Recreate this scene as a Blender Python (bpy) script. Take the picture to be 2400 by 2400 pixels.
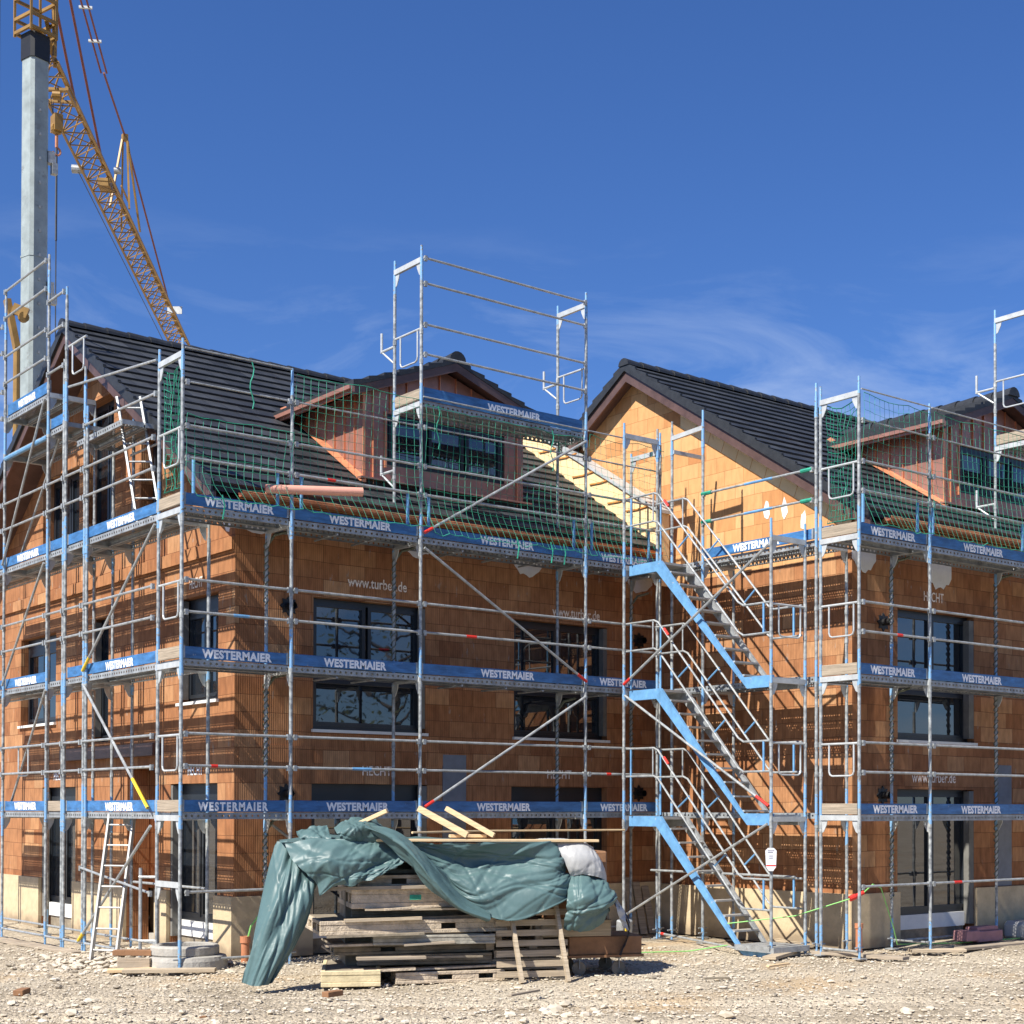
import bpy, math, random
from mathutils import Vector, Matrix, noise
random.seed(11)
S = bpy.context.scene
for o in list(bpy.data.objects):
    bpy.data.objects.remove(o, do_unlink=True)
COL = S.collection
R = math.radians

# ------------------------------------------------------------------ camera
cam_d = bpy.data.cameras.new('camera')
cam_d.sensor_width = 36.0
cam_d.lens = 53.35
cam_d.shift_x = -0.1086
cam_d.shift_y = 0.2684
cam_d.clip_start = 0.1
cam_d.clip_end = 3000
cam = bpy.data.objects.new('camera', cam_d)
COL.objects.link(cam)
yaw, pit, rol = 0.7016, 0.0143, 0.0012
Rt = Vector((math.cos(yaw), -math.sin(yaw), 0)); Fh = Vector((math.sin(yaw), math.cos(yaw), 0)); U0 = Vector((0, 0, 1))
Fw = Fh*math.cos(pit) + U0*math.sin(pit); Up = U0*math.cos(pit) - Fh*math.sin(pit)
cr = Rt*math.cos(rol) + Up*math.sin(rol); cu = Up*math.cos(rol) - Rt*math.sin(rol)
M = Matrix((cr, cu, -Fw)).transposed().to_4x4()
M.translation = Vector((-8.290, -18.676, 2.12))
cam.matrix_world = M
S.camera = cam
S.render.resolution_x = 1024; S.render.resolution_y = 1024

# ------------------------------------------------------------------ light
SUN_EL, SUN_AZ = 48.0, 7.5          # azimuth: degrees off the -x direction towards -y
tosun = Vector((-math.cos(R(SUN_EL))*math.cos(R(SUN_AZ)), -math.cos(R(SUN_EL))*math.sin(R(SUN_AZ)), math.sin(R(SUN_EL))))
sd = bpy.data.lights.new('sun', 'SUN'); sd.energy = 5.0; sd.angle = R(0.5); sd.color = (1.0, 0.95, 0.86)
sun = bpy.data.objects.new('sun', sd); COL.objects.link(sun)
sun.rotation_euler = tosun.to_track_quat('Z', 'Y').to_euler()
sun.location = (-10, -5, 20)
W = bpy.data.worlds.new('World'); S.world = W; W.use_nodes = True
nt = W.node_tree; nt.nodes.clear()
def N(t, ty, **k):
    n = t.nodes.new(ty)
    for a, v in k.items():
        setattr(n, a, v)
    return n
out = N(nt, 'ShaderNodeOutputWorld'); bg = N(nt, 'ShaderNodeBackground')
sky = N(nt, 'ShaderNodeTexSky', sky_type='NISHITA', sun_disc=False)
sky.sun_elevation = R(SUN_EL); sky.sun_rotation = math.atan2(tosun.x, tosun.y)
sky.altitude = 500; sky.air_density = 1.0; sky.dust_density = 0.3; sky.ozone_density = 2.5
tc = N(nt, 'ShaderNodeTexCoord')
mp = N(nt, 'ShaderNodeMapping'); mp.inputs['Scale'].default_value = (3.4, 3.4, 11.0); mp.inputs['Rotation'].default_value = (R(12), R(-14), 0)
nz = N(nt, 'ShaderNodeTexNoise'); nz.inputs['Scale'].default_value = 1.6; nz.inputs['Detail'].default_value = 9; nz.inputs['Roughness'].default_value = 0.62; nz.inputs['Distortion'].default_value = 0.8
rp = N(nt, 'ShaderNodeValToRGB'); rp.color_ramp.elements[0].position = 0.47; rp.color_ramp.elements[1].position = 0.72
sp = N(nt, 'ShaderNodeSeparateXYZ')
fa = N(nt, 'ShaderNodeMapRange'); fa.inputs['From Min'].default_value = 0.36; fa.inputs['From Max'].default_value = 0.20; fa.inputs['To Min'].default_value = 0.0; fa.inputs['To Max'].default_value = 0.6
ml = N(nt, 'ShaderNodeMath', operation='MULTIPLY')
mx = N(nt, 'ShaderNodeMix', data_type='RGBA'); mx.inputs['B'].default_value = (7.5, 8.8, 11.0, 1)
hs = N(nt, 'ShaderNodeHueSaturation'); hs.inputs['Saturation'].default_value = 1.12
tint = N(nt, 'ShaderNodeMix', data_type='RGBA'); tint.blend_type = 'MULTIPLY'; tint.inputs['Factor'].default_value = 1.0; tint.inputs['B'].default_value = (0.80, 1.04, 1.52, 1)
L = nt.links.new
L(tc.outputs['Generated'], mp.inputs[0]); L(mp.outputs[0], nz.inputs[0]); L(nz.outputs['Fac'], rp.inputs[0])
L(tc.outputs['Generated'], sp.inputs[0]); L(sp.outputs['Z'], fa.inputs['Value'])
L(rp.outputs[0], ml.inputs[0]); L(fa.outputs[0], ml.inputs[1])
L(sky.outputs[0], hs.inputs['Color']); L(hs.outputs[0], tint.inputs['A']); L(tint.outputs['Result'], mx.inputs['A']); L(ml.outputs[0], mx.inputs['Factor'])
L(mx.outputs['Result'], bg.inputs['Color']); bg.inputs['Strength'].default_value = 0.056
L(bg.outputs[0], out.inputs[0])
S.view_settings.view_transform = 'Standard'; S.view_settings.look = 'None'
S.view_settings.exposure = 0.72; S.view_settings.gamma = 1.0

# ------------------------------------------------------------------ materials
def newmat(name):
    m = bpy.data.materials.new(name); m.use_nodes = True
    t = m.node_tree; t.nodes.clear()
    o = N(t, 'ShaderNodeOutputMaterial'); b = N(t, 'ShaderNodeBsdfPrincipled')
    t.links.new(b.outputs[0], o.inputs[0])
    return m, t, b, o
def simple(name, col, rough=0.6, metal=0.0, var=0.15, scale=9.0, bump=0.0, spec=0.5, streak=None, coat=0.0):
    m, t, b, o = newmat(name)
    g = N(t, 'ShaderNodeNewGeometry'); n1 = N(t, 'ShaderNodeTexNoise'); n1.inputs['Scale'].default_value = scale; n1.inputs['Detail'].default_value = 6; n1.inputs['Roughness'].default_value = 0.65
    if streak:
        mm = N(t, 'ShaderNodeMapping'); mm.inputs['Scale'].default_value = streak
        t.links.new(g.outputs['Position'], mm.inputs[0]); t.links.new(mm.outputs[0], n1.inputs['Vector'])
    else:
        t.links.new(g.outputs['Position'], n1.inputs['Vector'])
    r = N(t, 'ShaderNodeValToRGB')
    r.color_ramp.elements[0].position = 0.32; r.color_ramp.elements[1].position = 0.68
    r.color_ramp.elements[0].color = tuple(c*(1-var) for c in col)+(1,)
    r.color_ramp.elements[1].color = tuple(min(1, c*(1+var)) for c in col)+(1,)
    t.links.new(n1.outputs['Fac'], r.inputs[0]); t.links.new(r.outputs[0], b.inputs['Base Color'])
    b.inputs['Roughness'].default_value = rough; b.inputs['Metallic'].default_value = metal
    b.inputs['Specular IOR Level'].default_value = spec
    b.inputs['Coat Weight'].default_value = coat
    if bump:
        bp = N(t, 'ShaderNodeBump'); bp.inputs['Strength'].default_value = bump; bp.inputs['Distance'].default_value = 0.02
        n2 = N(t, 'ShaderNodeTexNoise'); n2.inputs['Scale'].default_value = scale*5; n2.inputs['Detail'].default_value = 5
        t.links.new(g.outputs['Position'], n2.inputs['Vector']); t.links.new(n2.outputs['Fac'], bp.inputs['Height']); t.links.new(bp.outputs[0], b.inputs['Normal'])
    return m

def brickmat(name, pale=False, bw=0.44, bh=0.249, z0=0.0):
    m, t, b, o = newmat(name); lk = t.links.new
    g = N(t, 'ShaderNodeNewGeometry'); s = N(t, 'ShaderNodeSeparateXYZ'); sn = N(t, 'ShaderNodeSeparateXYZ')
    lk(g.outputs['Position'], s.inputs[0]); lk(g.outputs['True Normal'], sn.inputs[0])
    ab = N(t, 'ShaderNodeMath', operation='ABSOLUTE'); lk(sn.outputs['X'], ab.inputs[0])
    gt = N(t, 'ShaderNodeMath', operation='GREATER_THAN'); lk(ab.outputs[0], gt.inputs[0]); gt.inputs[1].default_value = 0.5
    mxx = N(t, 'ShaderNodeMix', data_type='FLOAT'); lk(gt.outputs[0], mxx.inputs['Factor']); lk(s.outputs['X'], mxx.inputs['A']); lk(s.outputs['Y'], mxx.inputs['B'])
    wob = N(t, 'ShaderNodeTexNoise'); wob.inputs['Scale'].default_value = 1.3; lk(g.outputs['Position'], wob.inputs['Vector'])
    wz = N(t, 'ShaderNodeMath', operation='MULTIPLY_ADD'); lk(wob.outputs['Fac'], wz.inputs[0]); wz.inputs[1].default_value = 0.03; lk(s.outputs['Z'], wz.inputs[2])
    cb = N(t, 'ShaderNodeCombineXYZ'); lk(mxx.outputs[0], cb.inputs[0]); lk(wz.outputs[0], cb.inputs[1])
    br = N(t, 'ShaderNodeTexBrick'); lk(cb.outputs[0], br.inputs['Vector'])
    br.offset = 0.42; br.inputs['Scale'].default_value = 1; br.inputs['Brick Width'].default_value = bw; br.inputs['Row Height'].default_value = bh
    br.inputs['Mortar Size'].default_value = 0.0042; br.inputs['Mortar Smooth'].default_value = 0.2; br.inputs['Bias'].default_value = 0.0
    br.inputs['Color1'].default_value = (0, 0, 0, 1); br.inputs['Color2'].default_value = (1, 1, 1, 1); br.inputs['Mortar'].default_value = (0.5, 0.5, 0.5, 1)
    r = N(t, 'ShaderNodeValToRGB'); cr_ = r.color_ramp
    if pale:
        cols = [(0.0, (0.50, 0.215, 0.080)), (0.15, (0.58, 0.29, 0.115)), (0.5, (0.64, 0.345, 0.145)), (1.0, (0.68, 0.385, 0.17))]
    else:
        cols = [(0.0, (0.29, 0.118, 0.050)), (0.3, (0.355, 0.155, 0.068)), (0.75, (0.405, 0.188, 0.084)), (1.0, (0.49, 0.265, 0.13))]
    cr_.elements[0].position = 0; cr_.elements[0].color = cols[0][1]+(1,)
    cr_.elements[1].position = 1; cr_.elements[1].color = cols[-1][1]+(1,)
    for p, c in cols[1:-1]:
        e = cr_.elements.new(p); e.color = c+(1,)
    lk(br.outputs['Color'], r.inputs[0])
    # flame marks inside a block
    mp_ = N(t, 'ShaderNodeMapping'); mp_.inputs['Scale'].default_value = (7, 2.2, 1); lk(cb.outputs[0], mp_.inputs[0])
    n1 = N(t, 'ShaderNodeTexNoise'); n1.inputs['Scale'].default_value = 1.7; n1.inputs['Detail'].default_value = 5; lk(mp_.outputs[0], n1.inputs['Vector'])
    mr = N(t, 'ShaderNodeMapRange'); lk(n1.outputs['Fac'], mr.inputs[0]); mr.inputs['From Min'].default_value = 0.3; mr.inputs['From Max'].default_value = 0.7; mr.inputs['To Min'].default_value = 0.86 if pale else 0.74; mr.inputs['To Max'].default_value = 1.08 if pale else 1.16
    # ribs
    wv = N(t, 'ShaderNodeMath', operation='MULTIPLY'); lk(mxx.outputs[0], wv.inputs[0]); wv.inputs[1].default_value = 2*math.pi/0.034
    sn_ = N(t, 'ShaderNodeMath', operation='SINE'); lk(wv.outputs[0], sn_.inputs[0])
    rb = N(t, 'ShaderNodeMath', operation='MULTIPLY_ADD'); lk(sn_.outputs[0], rb.inputs[0]); rb.inputs[1].default_value = 0.04 if pale else 0.12; rb.inputs[2].default_value = 0.97
    mm = N(t, 'ShaderNodeMath', operation='MULTIPLY'); lk(mr.outputs[0], mm.inputs[0]); lk(rb.outputs[0], mm.inputs[1])
    vm = N(t, 'ShaderNodeVectorMath', operation='SCALE'); lk(r.outputs[0], vm.inputs[0]); lk(mm.outputs[0], vm.inputs['Scale'])
    # joints
    j = N(t, 'ShaderNodeMix', data_type='RGBA'); lk(br.outputs['Fac'], j.inputs['Factor']); lk(vm.outputs[0], j.inputs['A']); j.inputs['B'].default_value = (0.15, 0.065, 0.03, 1) if not pale else (0.36, 0.17, 0.065, 1)
    # grey mortar smears
    m2 = N(t, 'ShaderNodeMapping'); m2.inputs['Scale'].default_value = (12, 2.6, 1); lk(cb.outputs[0], m2.inputs[0])
    n2 = N(t, 'ShaderNodeTexNoise'); n2.inputs['Scale'].default_value = 0.8; n2.inputs['Detail'].default_value = 7; n2.inputs['Roughness'].default_value = 0.7; lk(m2.outputs[0], n2.inputs['Vector'])
    m3 = N(t, 'ShaderNodeMapRange'); lk(n2.outputs['Fac'], m3.inputs[0]); m3.inputs['From Min'].default_value = 0.625 if not pale else 0.69; m3.inputs['From Max'].default_value = 0.66 if not pale else 0.72; m3.inputs['To Max'].default_value = 0.7
    j2 = N(t, 'ShaderNodeMix', data_type='RGBA'); lk(m3.outputs[0], j2.inputs['Factor']); lk(j.outputs['Result'], j2.inputs['A']); j2.inputs['B'].default_value = (0.33, 0.27, 0.22, 1)
    lk(j2.outputs['Result'], b.inputs['Base Color']); b.inputs['Roughness'].default_value = 0.86; b.inputs['Specular IOR Level'].default_value = 0.25
    bp = N(t, 'ShaderNodeBump'); bp.inputs['Strength'].default_value = 0.55; bp.inputs['Distance'].default_value = 0.012
    hh = N(t, 'ShaderNodeMath', operation='MULTIPLY_ADD'); lk(br.outputs['Fac'], hh.inputs[0]); hh.inputs[1].default_value = -1.2; lk(rb.outputs[0], hh.inputs[2])
    h2 = N(t, 'ShaderNodeMath', operation='MULTIPLY_ADD'); lk(br.outputs['Color'], h2.inputs[0]); h2.inputs[1].default_value = 0.08; lk(hh.outputs[0], h2.inputs[2])
    lk(h2.outputs[0], bp.inputs['Height']); lk(bp.outputs[0], b.inputs['Normal'])
    return m

def postmat(name, blue=True):
    m, t, b, o = newmat(name); lk = t.links.new
    g = N(t, 'ShaderNodeNewGeometry'); s = N(t, 'ShaderNodeSeparateXYZ'); lk(g.outputs['Position'], s.inputs[0])
    n1 = N(t, 'ShaderNodeTexNoise'); n1.inputs['Scale'].default_value = 14; n1.inputs['Detail'].default_value = 7; lk(g.outputs['Position'], n1.inputs['Vector'])
    r = N(t, 'ShaderNodeValToRGB'); r.color_ramp.elements[0].position = 0.35; r.color_ramp.elements[1].position = 0.66
    r.color_ramp.elements[0].color = (0.19, 0.20, 0.205, 1); r.color_ramp.elements[1].color = (0.47, 0.49, 0.48, 1); lk(n1.outputs['Fac'], r.inputs[0])
    # painted band, repeats every lift
    n2 = N(t, 'ShaderNodeTexNoise'); n2.inputs['Scale'].default_value = 1.1; lk(g.outputs['Position'], n2.inputs['Vector'])
    a = N(t, 'ShaderNodeMath', operation='MULTIPLY_ADD'); lk(n2.outputs['Fac'], a.inputs[0]); a.inputs[1].default_value = 1.3; lk(s.outputs['Z'], a.inputs[2])
    a2 = N(t, 'ShaderNodeMath', operation='ADD'); lk(a.outputs[0], a2.inputs[0]); a2.inputs[1].default_value = -1.05
    md = N(t, 'ShaderNodeMath', operation='FLOORED_MODULO'); lk(a2.outputs[0], md.inputs[0]); md.inputs[1].default_value = 2.0
    gt = N(t, 'ShaderNodeMath', operation='GREATER_THAN'); lk(md.outputs[0], gt.inputs[0]); gt.inputs[1].default_value = 1.48
    n3 = N(t, 'ShaderNodeTexNoise'); n3.inputs['Scale'].default_value = 25; lk(g.outputs['Position'], n3.inputs['Vector'])
    g3 = N(t, 'ShaderNodeMath', operation='LESS_THAN'); lk(n3.outputs['Fac'], g3.inputs[0]); g3.inputs[1].default_value = 0.60
    f = N(t, 'ShaderNodeMath', operation='MULTIPLY'); lk(gt.outputs[0], f.inputs[0]); lk(g3.outputs[0], f.inputs[1])
    mx_ = N(t, 'ShaderNodeMix', data_type='RGBA'); lk(f.outputs[0], mx_.inputs['Factor']); lk(r.outputs[0], mx_.inputs['A']); mx_.inputs['B'].default_value = (0.22, 0.42, 0.66, 1)
    lk((mx_.outputs['Result'] if blue else r.outputs[0]), b.inputs['Base Color'])
    # cement splashes
    b.inputs['Roughness'].default_value = 0.5; b.inputs['Metallic'].default_value = 0.25
    bp = N(t, 'ShaderNodeBump'); bp.inputs['Strength'].default_value = 0.25; bp.inputs['Distance'].default_value = 0.01; lk(n3.outputs['Fac'], bp.inputs['Height']); lk(bp.outputs[0], b.inputs['Normal'])
    return m

def holemat(name, col, cell=(0.045, 0.040), rad=0.30, rows=True, metal=0.35):
    """perforated sheet; UV in metres"""
    m, t, b, o = newmat(name); lk = t.links.new
    uv = N(t, 'ShaderNodeUVMap'); uv.uv_map = 'UVMap'
    s = N(t, 'ShaderNodeSeparateXYZ'); lk(uv.outputs[0], s.inputs[0])
    vy = N(t, 'ShaderNodeMath', operation='DIVIDE'); lk(s.outputs['Y'], vy.inputs[0]); vy.inputs[1].default_value = cell[1]
    fl = N(t, 'ShaderNodeMath', operation='FLOOR'); lk(vy.outputs[0], fl.inputs[0])
    st = N(t, 'ShaderNodeMath', operation='MULTIPLY'); lk(fl.outputs[0], st.inputs[0]); st.inputs[1].default_value = 0.5
    vx = N(t, 'ShaderNodeMath', operation='DIVIDE'); lk(s.outputs['X'], vx.inputs[0]); vx.inputs[1].default_value = cell[0]
    ax = N(t, 'ShaderNodeMath', operation='ADD'); lk(vx.outputs[0], ax.inputs[0]); lk(st.outputs[0], ax.inputs[1])
    fx = N(t, 'ShaderNodeMath', operation='FRACT'); lk(ax.outputs[0], fx.inputs[0])
    fy = N(t, 'ShaderNodeMath', operation='FRACT'); lk(vy.outputs[0], fy.inputs[0])
    c = N(t, 'ShaderNodeCombineXYZ'); lk(fx.outputs[0], c.inputs[0]); lk(fy.outputs[0], c.inputs[1])
    d = N(t, 'ShaderNodeVectorMath', operation='DISTANCE'); lk(c.outputs[0], d.inputs[0]); d.inputs[1].default_value = (0.5, 0.5, 0)
    lt = N(t, 'ShaderNodeMath', operation='LESS_THAN'); lk(d.outputs['Value'], lt.inputs[0]); lt.inputs[1].default_value = rad
    fac = lt.outputs[0]
    if rows:
        # solid strips between groups of hole rows: plank pitch 0.16 m
        mo = N(t, 'ShaderNodeMath', operation='FLOORED_MODULO'); lk(fl.outputs[0], mo.inputs[0]); mo.inputs[1].default_value = 5.0
        g4 = N(t, 'ShaderNodeMath', operation='LESS_THAN'); lk(mo.outputs[0], g4.inputs[0]); g4.inputs[1].default_value = 2.5
        m4 = N(t, 'ShaderNodeMath', operation='MULTIPLY'); lk(fac, m4.inputs[0]); lk(g4.outputs[0], m4.inputs[1]); fac = m4.outputs[0]
    else:
        g5 = N(t, 'ShaderNodeMath', operation='COMPARE'); lk(fl.outputs[0], g5.inputs[0]); g5.inputs[1].default_value = 0.0; g5.inputs[2].default_value = 0.1
        n9 = N(t, 'ShaderNodeTexNoise'); n9.inputs['Scale'].default_value = 1.5; lk(uv.outputs[0], n9.inputs['Vector'])
        m4 = N(t, 'ShaderNodeMath', operation='MULTIPLY'); lk(fac, m4.inputs[0]); lk(g5.outputs[0], m4.inputs[1]); fac = m4.outputs[0]
    n1 = N(t, 'ShaderNodeTexNoise'); n1.inputs['Scale'].default_value = 7; n1.inputs['Detail'].default_value = 6
    g = N(t, 'ShaderNodeNewGeometry'); lk(g.outputs['Position'], n1.inputs['Vector'])
    r = N(t, 'ShaderNodeValToRGB'); r.color_ramp.elements[0].position = 0.3; r.color_ramp.elements[1].position = 0.7
    r.color_ramp.elements[0].color = tuple(x*0.65 for x in col)+(1,); r.color_ramp.elements[1].color = tuple(min(1, x*1.25) for x in col)+(1,)
    lk(n1.outputs['Fac'], r.inputs[0]); lk(r.outputs[0], b.inputs['Base Color']); b.inputs['Roughness'].default_value = 0.55; b.inputs['Metallic'].default_value = metal
    tr = N(t, 'ShaderNodeBsdfTransparent'); ms = N(t, 'ShaderNodeMixShader')
    lk(fac, ms.inputs[0]); lk(b.outputs[0], ms.inputs[1]); lk(tr.outputs[0], ms.inputs[2]); lk(ms.outputs[0], o.inputs[0])
    return m

def tilemat(name):
    m, t, b, o = newmat(name); lk = t.links.new
    uv = N(t, 'ShaderNodeUVMap'); uv.uv_map = 'UVMap'
    br = N(t, 'ShaderNodeTexBrick'); lk(uv.outputs[0], br.inputs['Vector']); br.offset = 0.5; br.inputs['Scale'].default_value = 1
    br.inputs['Brick Width'].default_value = 0.30; br.inputs['Row Height'].default_value = 1.0; br.inputs['Mortar Size'].default_value = 0.004
    br.inputs['Color1'].default_value = (0.018, 0.020, 0.023, 1); br.inputs['Color2'].default_value = (0.040, 0.043, 0.047, 1); br.inputs['Mortar'].default_value = (0.004, 0.004, 0.004, 1)
    g = N(t, 'ShaderNodeNewGeometry'); n1 = N(t, 'ShaderNodeTexNoise'); n1.inputs['Scale'].default_value = 5; n1.inputs['Detail'].default_value = 7; lk(g.outputs['Position'], n1.inputs['Vector'])
    mr = N(t, 'ShaderNodeMapRange'); lk(n1.outputs['Fac'], mr.inputs[0]); mr.inputs['To Min'].default_value = 0.5; mr.inputs['To Max'].default_value = 1.7
    vm = N(t, 'ShaderNodeVectorMath', operation='SCALE'); lk(br.outputs['Color'], vm.inputs[0]); lk(mr.outputs[0], vm.inputs['Scale']); lk(vm.outputs[0], b.inputs['Base Color'])
    b.inputs['Roughness'].default_value = 0.55; b.inputs['Specular IOR Level'].default_value = 0.4
    n2 = N(t, 'ShaderNodeTexNoise'); n2.inputs['Scale'].default_value = 60; lk(g.outputs['Position'], n2.inputs['Vector'])
    bp = N(t, 'ShaderNodeBump'); bp.inputs['Strength'].default_value = 0.3; bp.inputs['Distance'].default_value = 0.01
    h = N(t, 'ShaderNodeMath', operation='MULTIPLY_ADD'); lk(br.outputs['Fac'], h.inputs[0]); h.inputs[1].default_value = -1.0; lk(n2.outputs['Fac'], h.inputs[2]); lk(h.outputs[0], bp.inputs['Height']); lk(bp.outputs[0], b.inputs['Normal'])
    return m

def groundmat(name):
    m, t, b, o = newmat(name); lk = t.links.new
    g = N(t, 'ShaderNodeNewGeometry')
    v = N(t, 'ShaderNodeTexVoronoi'); v.inputs['Scale'].default_value = 26; lk(g.outputs['Position'], v.inputs['Vector'])
    v2 = N(t, 'ShaderNodeTexVoronoi'); v2.inputs['Scale'].default_value = 60; lk(g.outputs['Position'], v2.inputs['Vector'])
    n1 = N(t, 'ShaderNodeTexNoise'); n1.inputs['Scale'].default_value = 0.55; n1.inputs['Detail'].default_value = 6; lk(g.outputs['Position'], n1.inputs['Vector'])
    r = N(t, 'ShaderNodeValToRGB'); e = r.color_ramp
    e.elements[0].position = 0.34; e.elements[0].color = (0.33, 0.275, 0.20, 1)
    e.elements[1].position = 0.70; e.elements[1].color = (0.49, 0.425, 0.325, 1)
    x = e.elements.new(0.52); x.color = (0.45, 0.385, 0.29, 1)
    lk(n1.outputs['Fac'], r.inputs[0])
    s = N(t, 'ShaderNodeSeparateColor'); lk(v.outputs['Color'], s.inputs[0])
    mr = N(t, 'ShaderNodeMapRange'); lk(s.outputs[0], mr.inputs[0]); mr.inputs['To Min'].default_value = 0.72; mr.inputs['To Max'].default_value = 1.18
    vm = N(t, 'ShaderNodeVectorMath', operation='SCALE'); lk(r.outputs[0], vm.inputs[0]); lk(mr.outputs[0], vm.inputs['Scale'])
    # damp clay patches in the foreground
    n3 = N(t, 'ShaderNodeTexNoise'); n3.inputs['Scale'].default_value = 0.42; n3.inputs['Detail'].default_value = 5; lk(g.outputs['Position'], n3.inputs['Vector'])
    m3 = N(t, 'ShaderNodeMapRange'); lk(n3.outputs['Fac'], m3.inputs[0]); m3.inputs['From Min'].default_value = 0.54; m3.inputs['From Max'].default_value = 0.66; m3.inputs['To Max'].default_value = 0.55
    mx_ = N(t, 'ShaderNodeMix', data_type='RGBA'); lk(m3.outputs[0], mx_.inputs['Factor']); lk(vm.outputs[0], mx_.inputs['A']); mx_.inputs['B'].default_value = (0.46, 0.32, 0.175, 1)
    lk(mx_.outputs['Result'], b.inputs['Base Color']); b.inputs['Roughness'].default_value = 0.95; b.inputs['Specular IOR Level'].default_value = 0.15
    a = N(t, 'ShaderNodeMath', operation='MULTIPLY_ADD'); lk(v2.outputs['Distance'], a.inputs[0]); a.inputs[1].default_value = -0.5; 
    a0 = N(t, 'ShaderNodeMath', operation='MULTIPLY'); lk(v.outputs['Distance'], a0.inputs[0]); a0.inputs[1].default_value = -1.0; lk(a0.outputs[0], a.inputs[2])
    bp = N(t, 'ShaderNodeBump'); bp.inputs['Strength'].default_value = 0.8; bp.inputs['Distance'].default_value = 0.022; lk(a.outputs[0], bp.inputs['Height']); lk(bp.outputs[0], b.inputs['Normal'])
    return m

def stonemat(name):
    m, t, b, o = newmat(name); lk = t.links.new
    g = N(t, 'ShaderNodeNewGeometry')
    r = N(t, 'ShaderNodeValToRGB'); e = r.color_ramp
    e.elements[0].position = 0.0; e.elements[0].color = (0.27, 0.23, 0.175, 1)
    e.elements[1].position = 1.0; e.elements[1].color = (0.56, 0.51, 0.43, 1)
    for p, c in ((0.2, (0.46, 0.395, 0.30, 1)), (0.55, (0.57, 0.49, 0.375, 1)), (0.8, (0.52, 0.46, 0.365, 1))):
        x = e.elements.new(p); x.color = c
    lk(g.outputs['Random Per Island'], r.inputs[0])
    lk(r.outputs[0], b.inputs['Base Color']); b.inputs['Roughness'].default_value = 0.9
    return m

def woodmat(name, col, var=0.3, rough=0.8, along=(0.6, 0.6, 22)):
    return simple(name, col, rough, 0, var, 3.0, 0.25, 0.3, streak=along)

def tarpmat(name, col):
    m, t, b, o = newmat(name); lk = t.links.new
    g = N(t, 'ShaderNodeNewGeometry'); n0 = N(t, 'ShaderNodeTexNoise'); n0.inputs['Scale'].default_value = 2.0; n0.inputs['Detail'].default_value = 4; lk(g.outputs['Position'], n0.inputs['Vector'])
    r = N(t, 'ShaderNodeMapRange'); lk(n0.outputs['Fac'], r.inputs[0]); r.inputs['To Min'].default_value = 0.75; r.inputs['To Max'].default_value = 1.25
    vm = N(t, 'ShaderNodeVectorMath', operation='SCALE'); vm.inputs[0].default_value = col; lk(r.outputs[0], vm.inputs['Scale']); lk(vm.outputs[0], b.inputs['Base Color'])
    b.inputs['Roughness'].default_value = 0.46; b.inputs['Specular IOR Level'].default_value = 0.4
    # creases: edges of distorted cells at two scales
    prev = None
    for sc, st, w in ((7.0, 0.22, 0.014),):
        nn = N(t, 'ShaderNodeTexNoise'); nn.inputs['Scale'].default_value = sc*0.8; lk(g.outputs['Position'], nn.inputs['Vector'])
        ad = N(t, 'ShaderNodeMix', data_type='RGBA'); ad.blend_type = 'LINEAR_LIGHT'; ad.inputs['Factor'].default_value = 0.12; lk(g.outputs['Position'], ad.inputs['A']); lk(nn.outputs['Color'], ad.inputs['B'])
        v = N(t, 'ShaderNodeTexVoronoi', feature='F1'); v.distance = 'MANHATTAN'; v.inputs['Scale'].default_value = sc; lk(ad.outputs['Result'], v.inputs['Vector'])
        bp = N(t, 'ShaderNodeBump'); bp.inputs['Strength'].default_value = st; bp.inputs['Distance'].default_value = w; lk(v.outputs['Distance'], bp.inputs['Height'])
        if prev: lk(prev.outputs[0], bp.inputs['Normal'])
        prev = bp
    lk(prev.outputs[0], b.inputs['Normal'])
    return m
MT = {}
MT['brick'] = brickmat('clay_block')
MT['pale'] = brickmat('pale_clay_block', pale=True)
MT['post'] = postmat('galvanised_post')
MT['tube'] = simple('galvanised_tube', (0.36, 0.375, 0.375), 0.45, 0.3, 0.3, 11, 0.2)
MT['galv'] = simple('galvanised_beam', (0.33, 0.345, 0.35), 0.5, 0.3, 0.3, 8, 0.15)
MT['white_steel'] = simple('zinc_plate', (0.50, 0.52, 0.52), 0.45, 0.2, 0.18, 6)
MT['blue'] = simple('blue_board', (0.042, 0.150, 0.345), 0.5, 0, 0.38, 3.0, 0.05, streak=(1.2, 1.2, 5))
MT['lightblue'] = simple('light_blue_steel', (0.14, 0.33, 0.57), 0.5, 0.1, 0.22, 6, 0.1)
MT['letter'] = simple('white_lettering', (0.88, 0.89, 0.90), 0.6, 0, 0.1, 20)
MT['deck'] = holemat('perforated_deck', (0.19, 0.18, 0.165), cell=(0.05, 0.036), rad=0.25)
MT['flange'] = holemat('punched_flange', (0.34, 0.36, 0.37), cell=(0.085, 0.085), rad=0.20, rows=False)
MT['greywood'] = woodmat('weathered_board', (0.34, 0.28, 0.21), 0.35)
MT['greenwood'] = woodmat('greyish_planks', (0.42, 0.34, 0.24), 0.3)
MT['newwood'] = woodmat('fresh_timber', (0.68, 0.50, 0.29), 0.18)
MT['tile'] = tilemat('anthracite_tile')
MT['ridge'] = simple('anthracite_ridge', (0.024, 0.026, 0.029), 0.5, 0, 0.3, 8, 0.1)
MT['verge'] = simple('brown_copper_verge', (0.135, 0.080, 0.068), 0.45, 0.35, 0.25, 4)
MT['copper'] = simple('copper_sheet', (0.42, 0.205, 0.155), 0.38, 0.45, 0.2, 3.5, 0.03)
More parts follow.
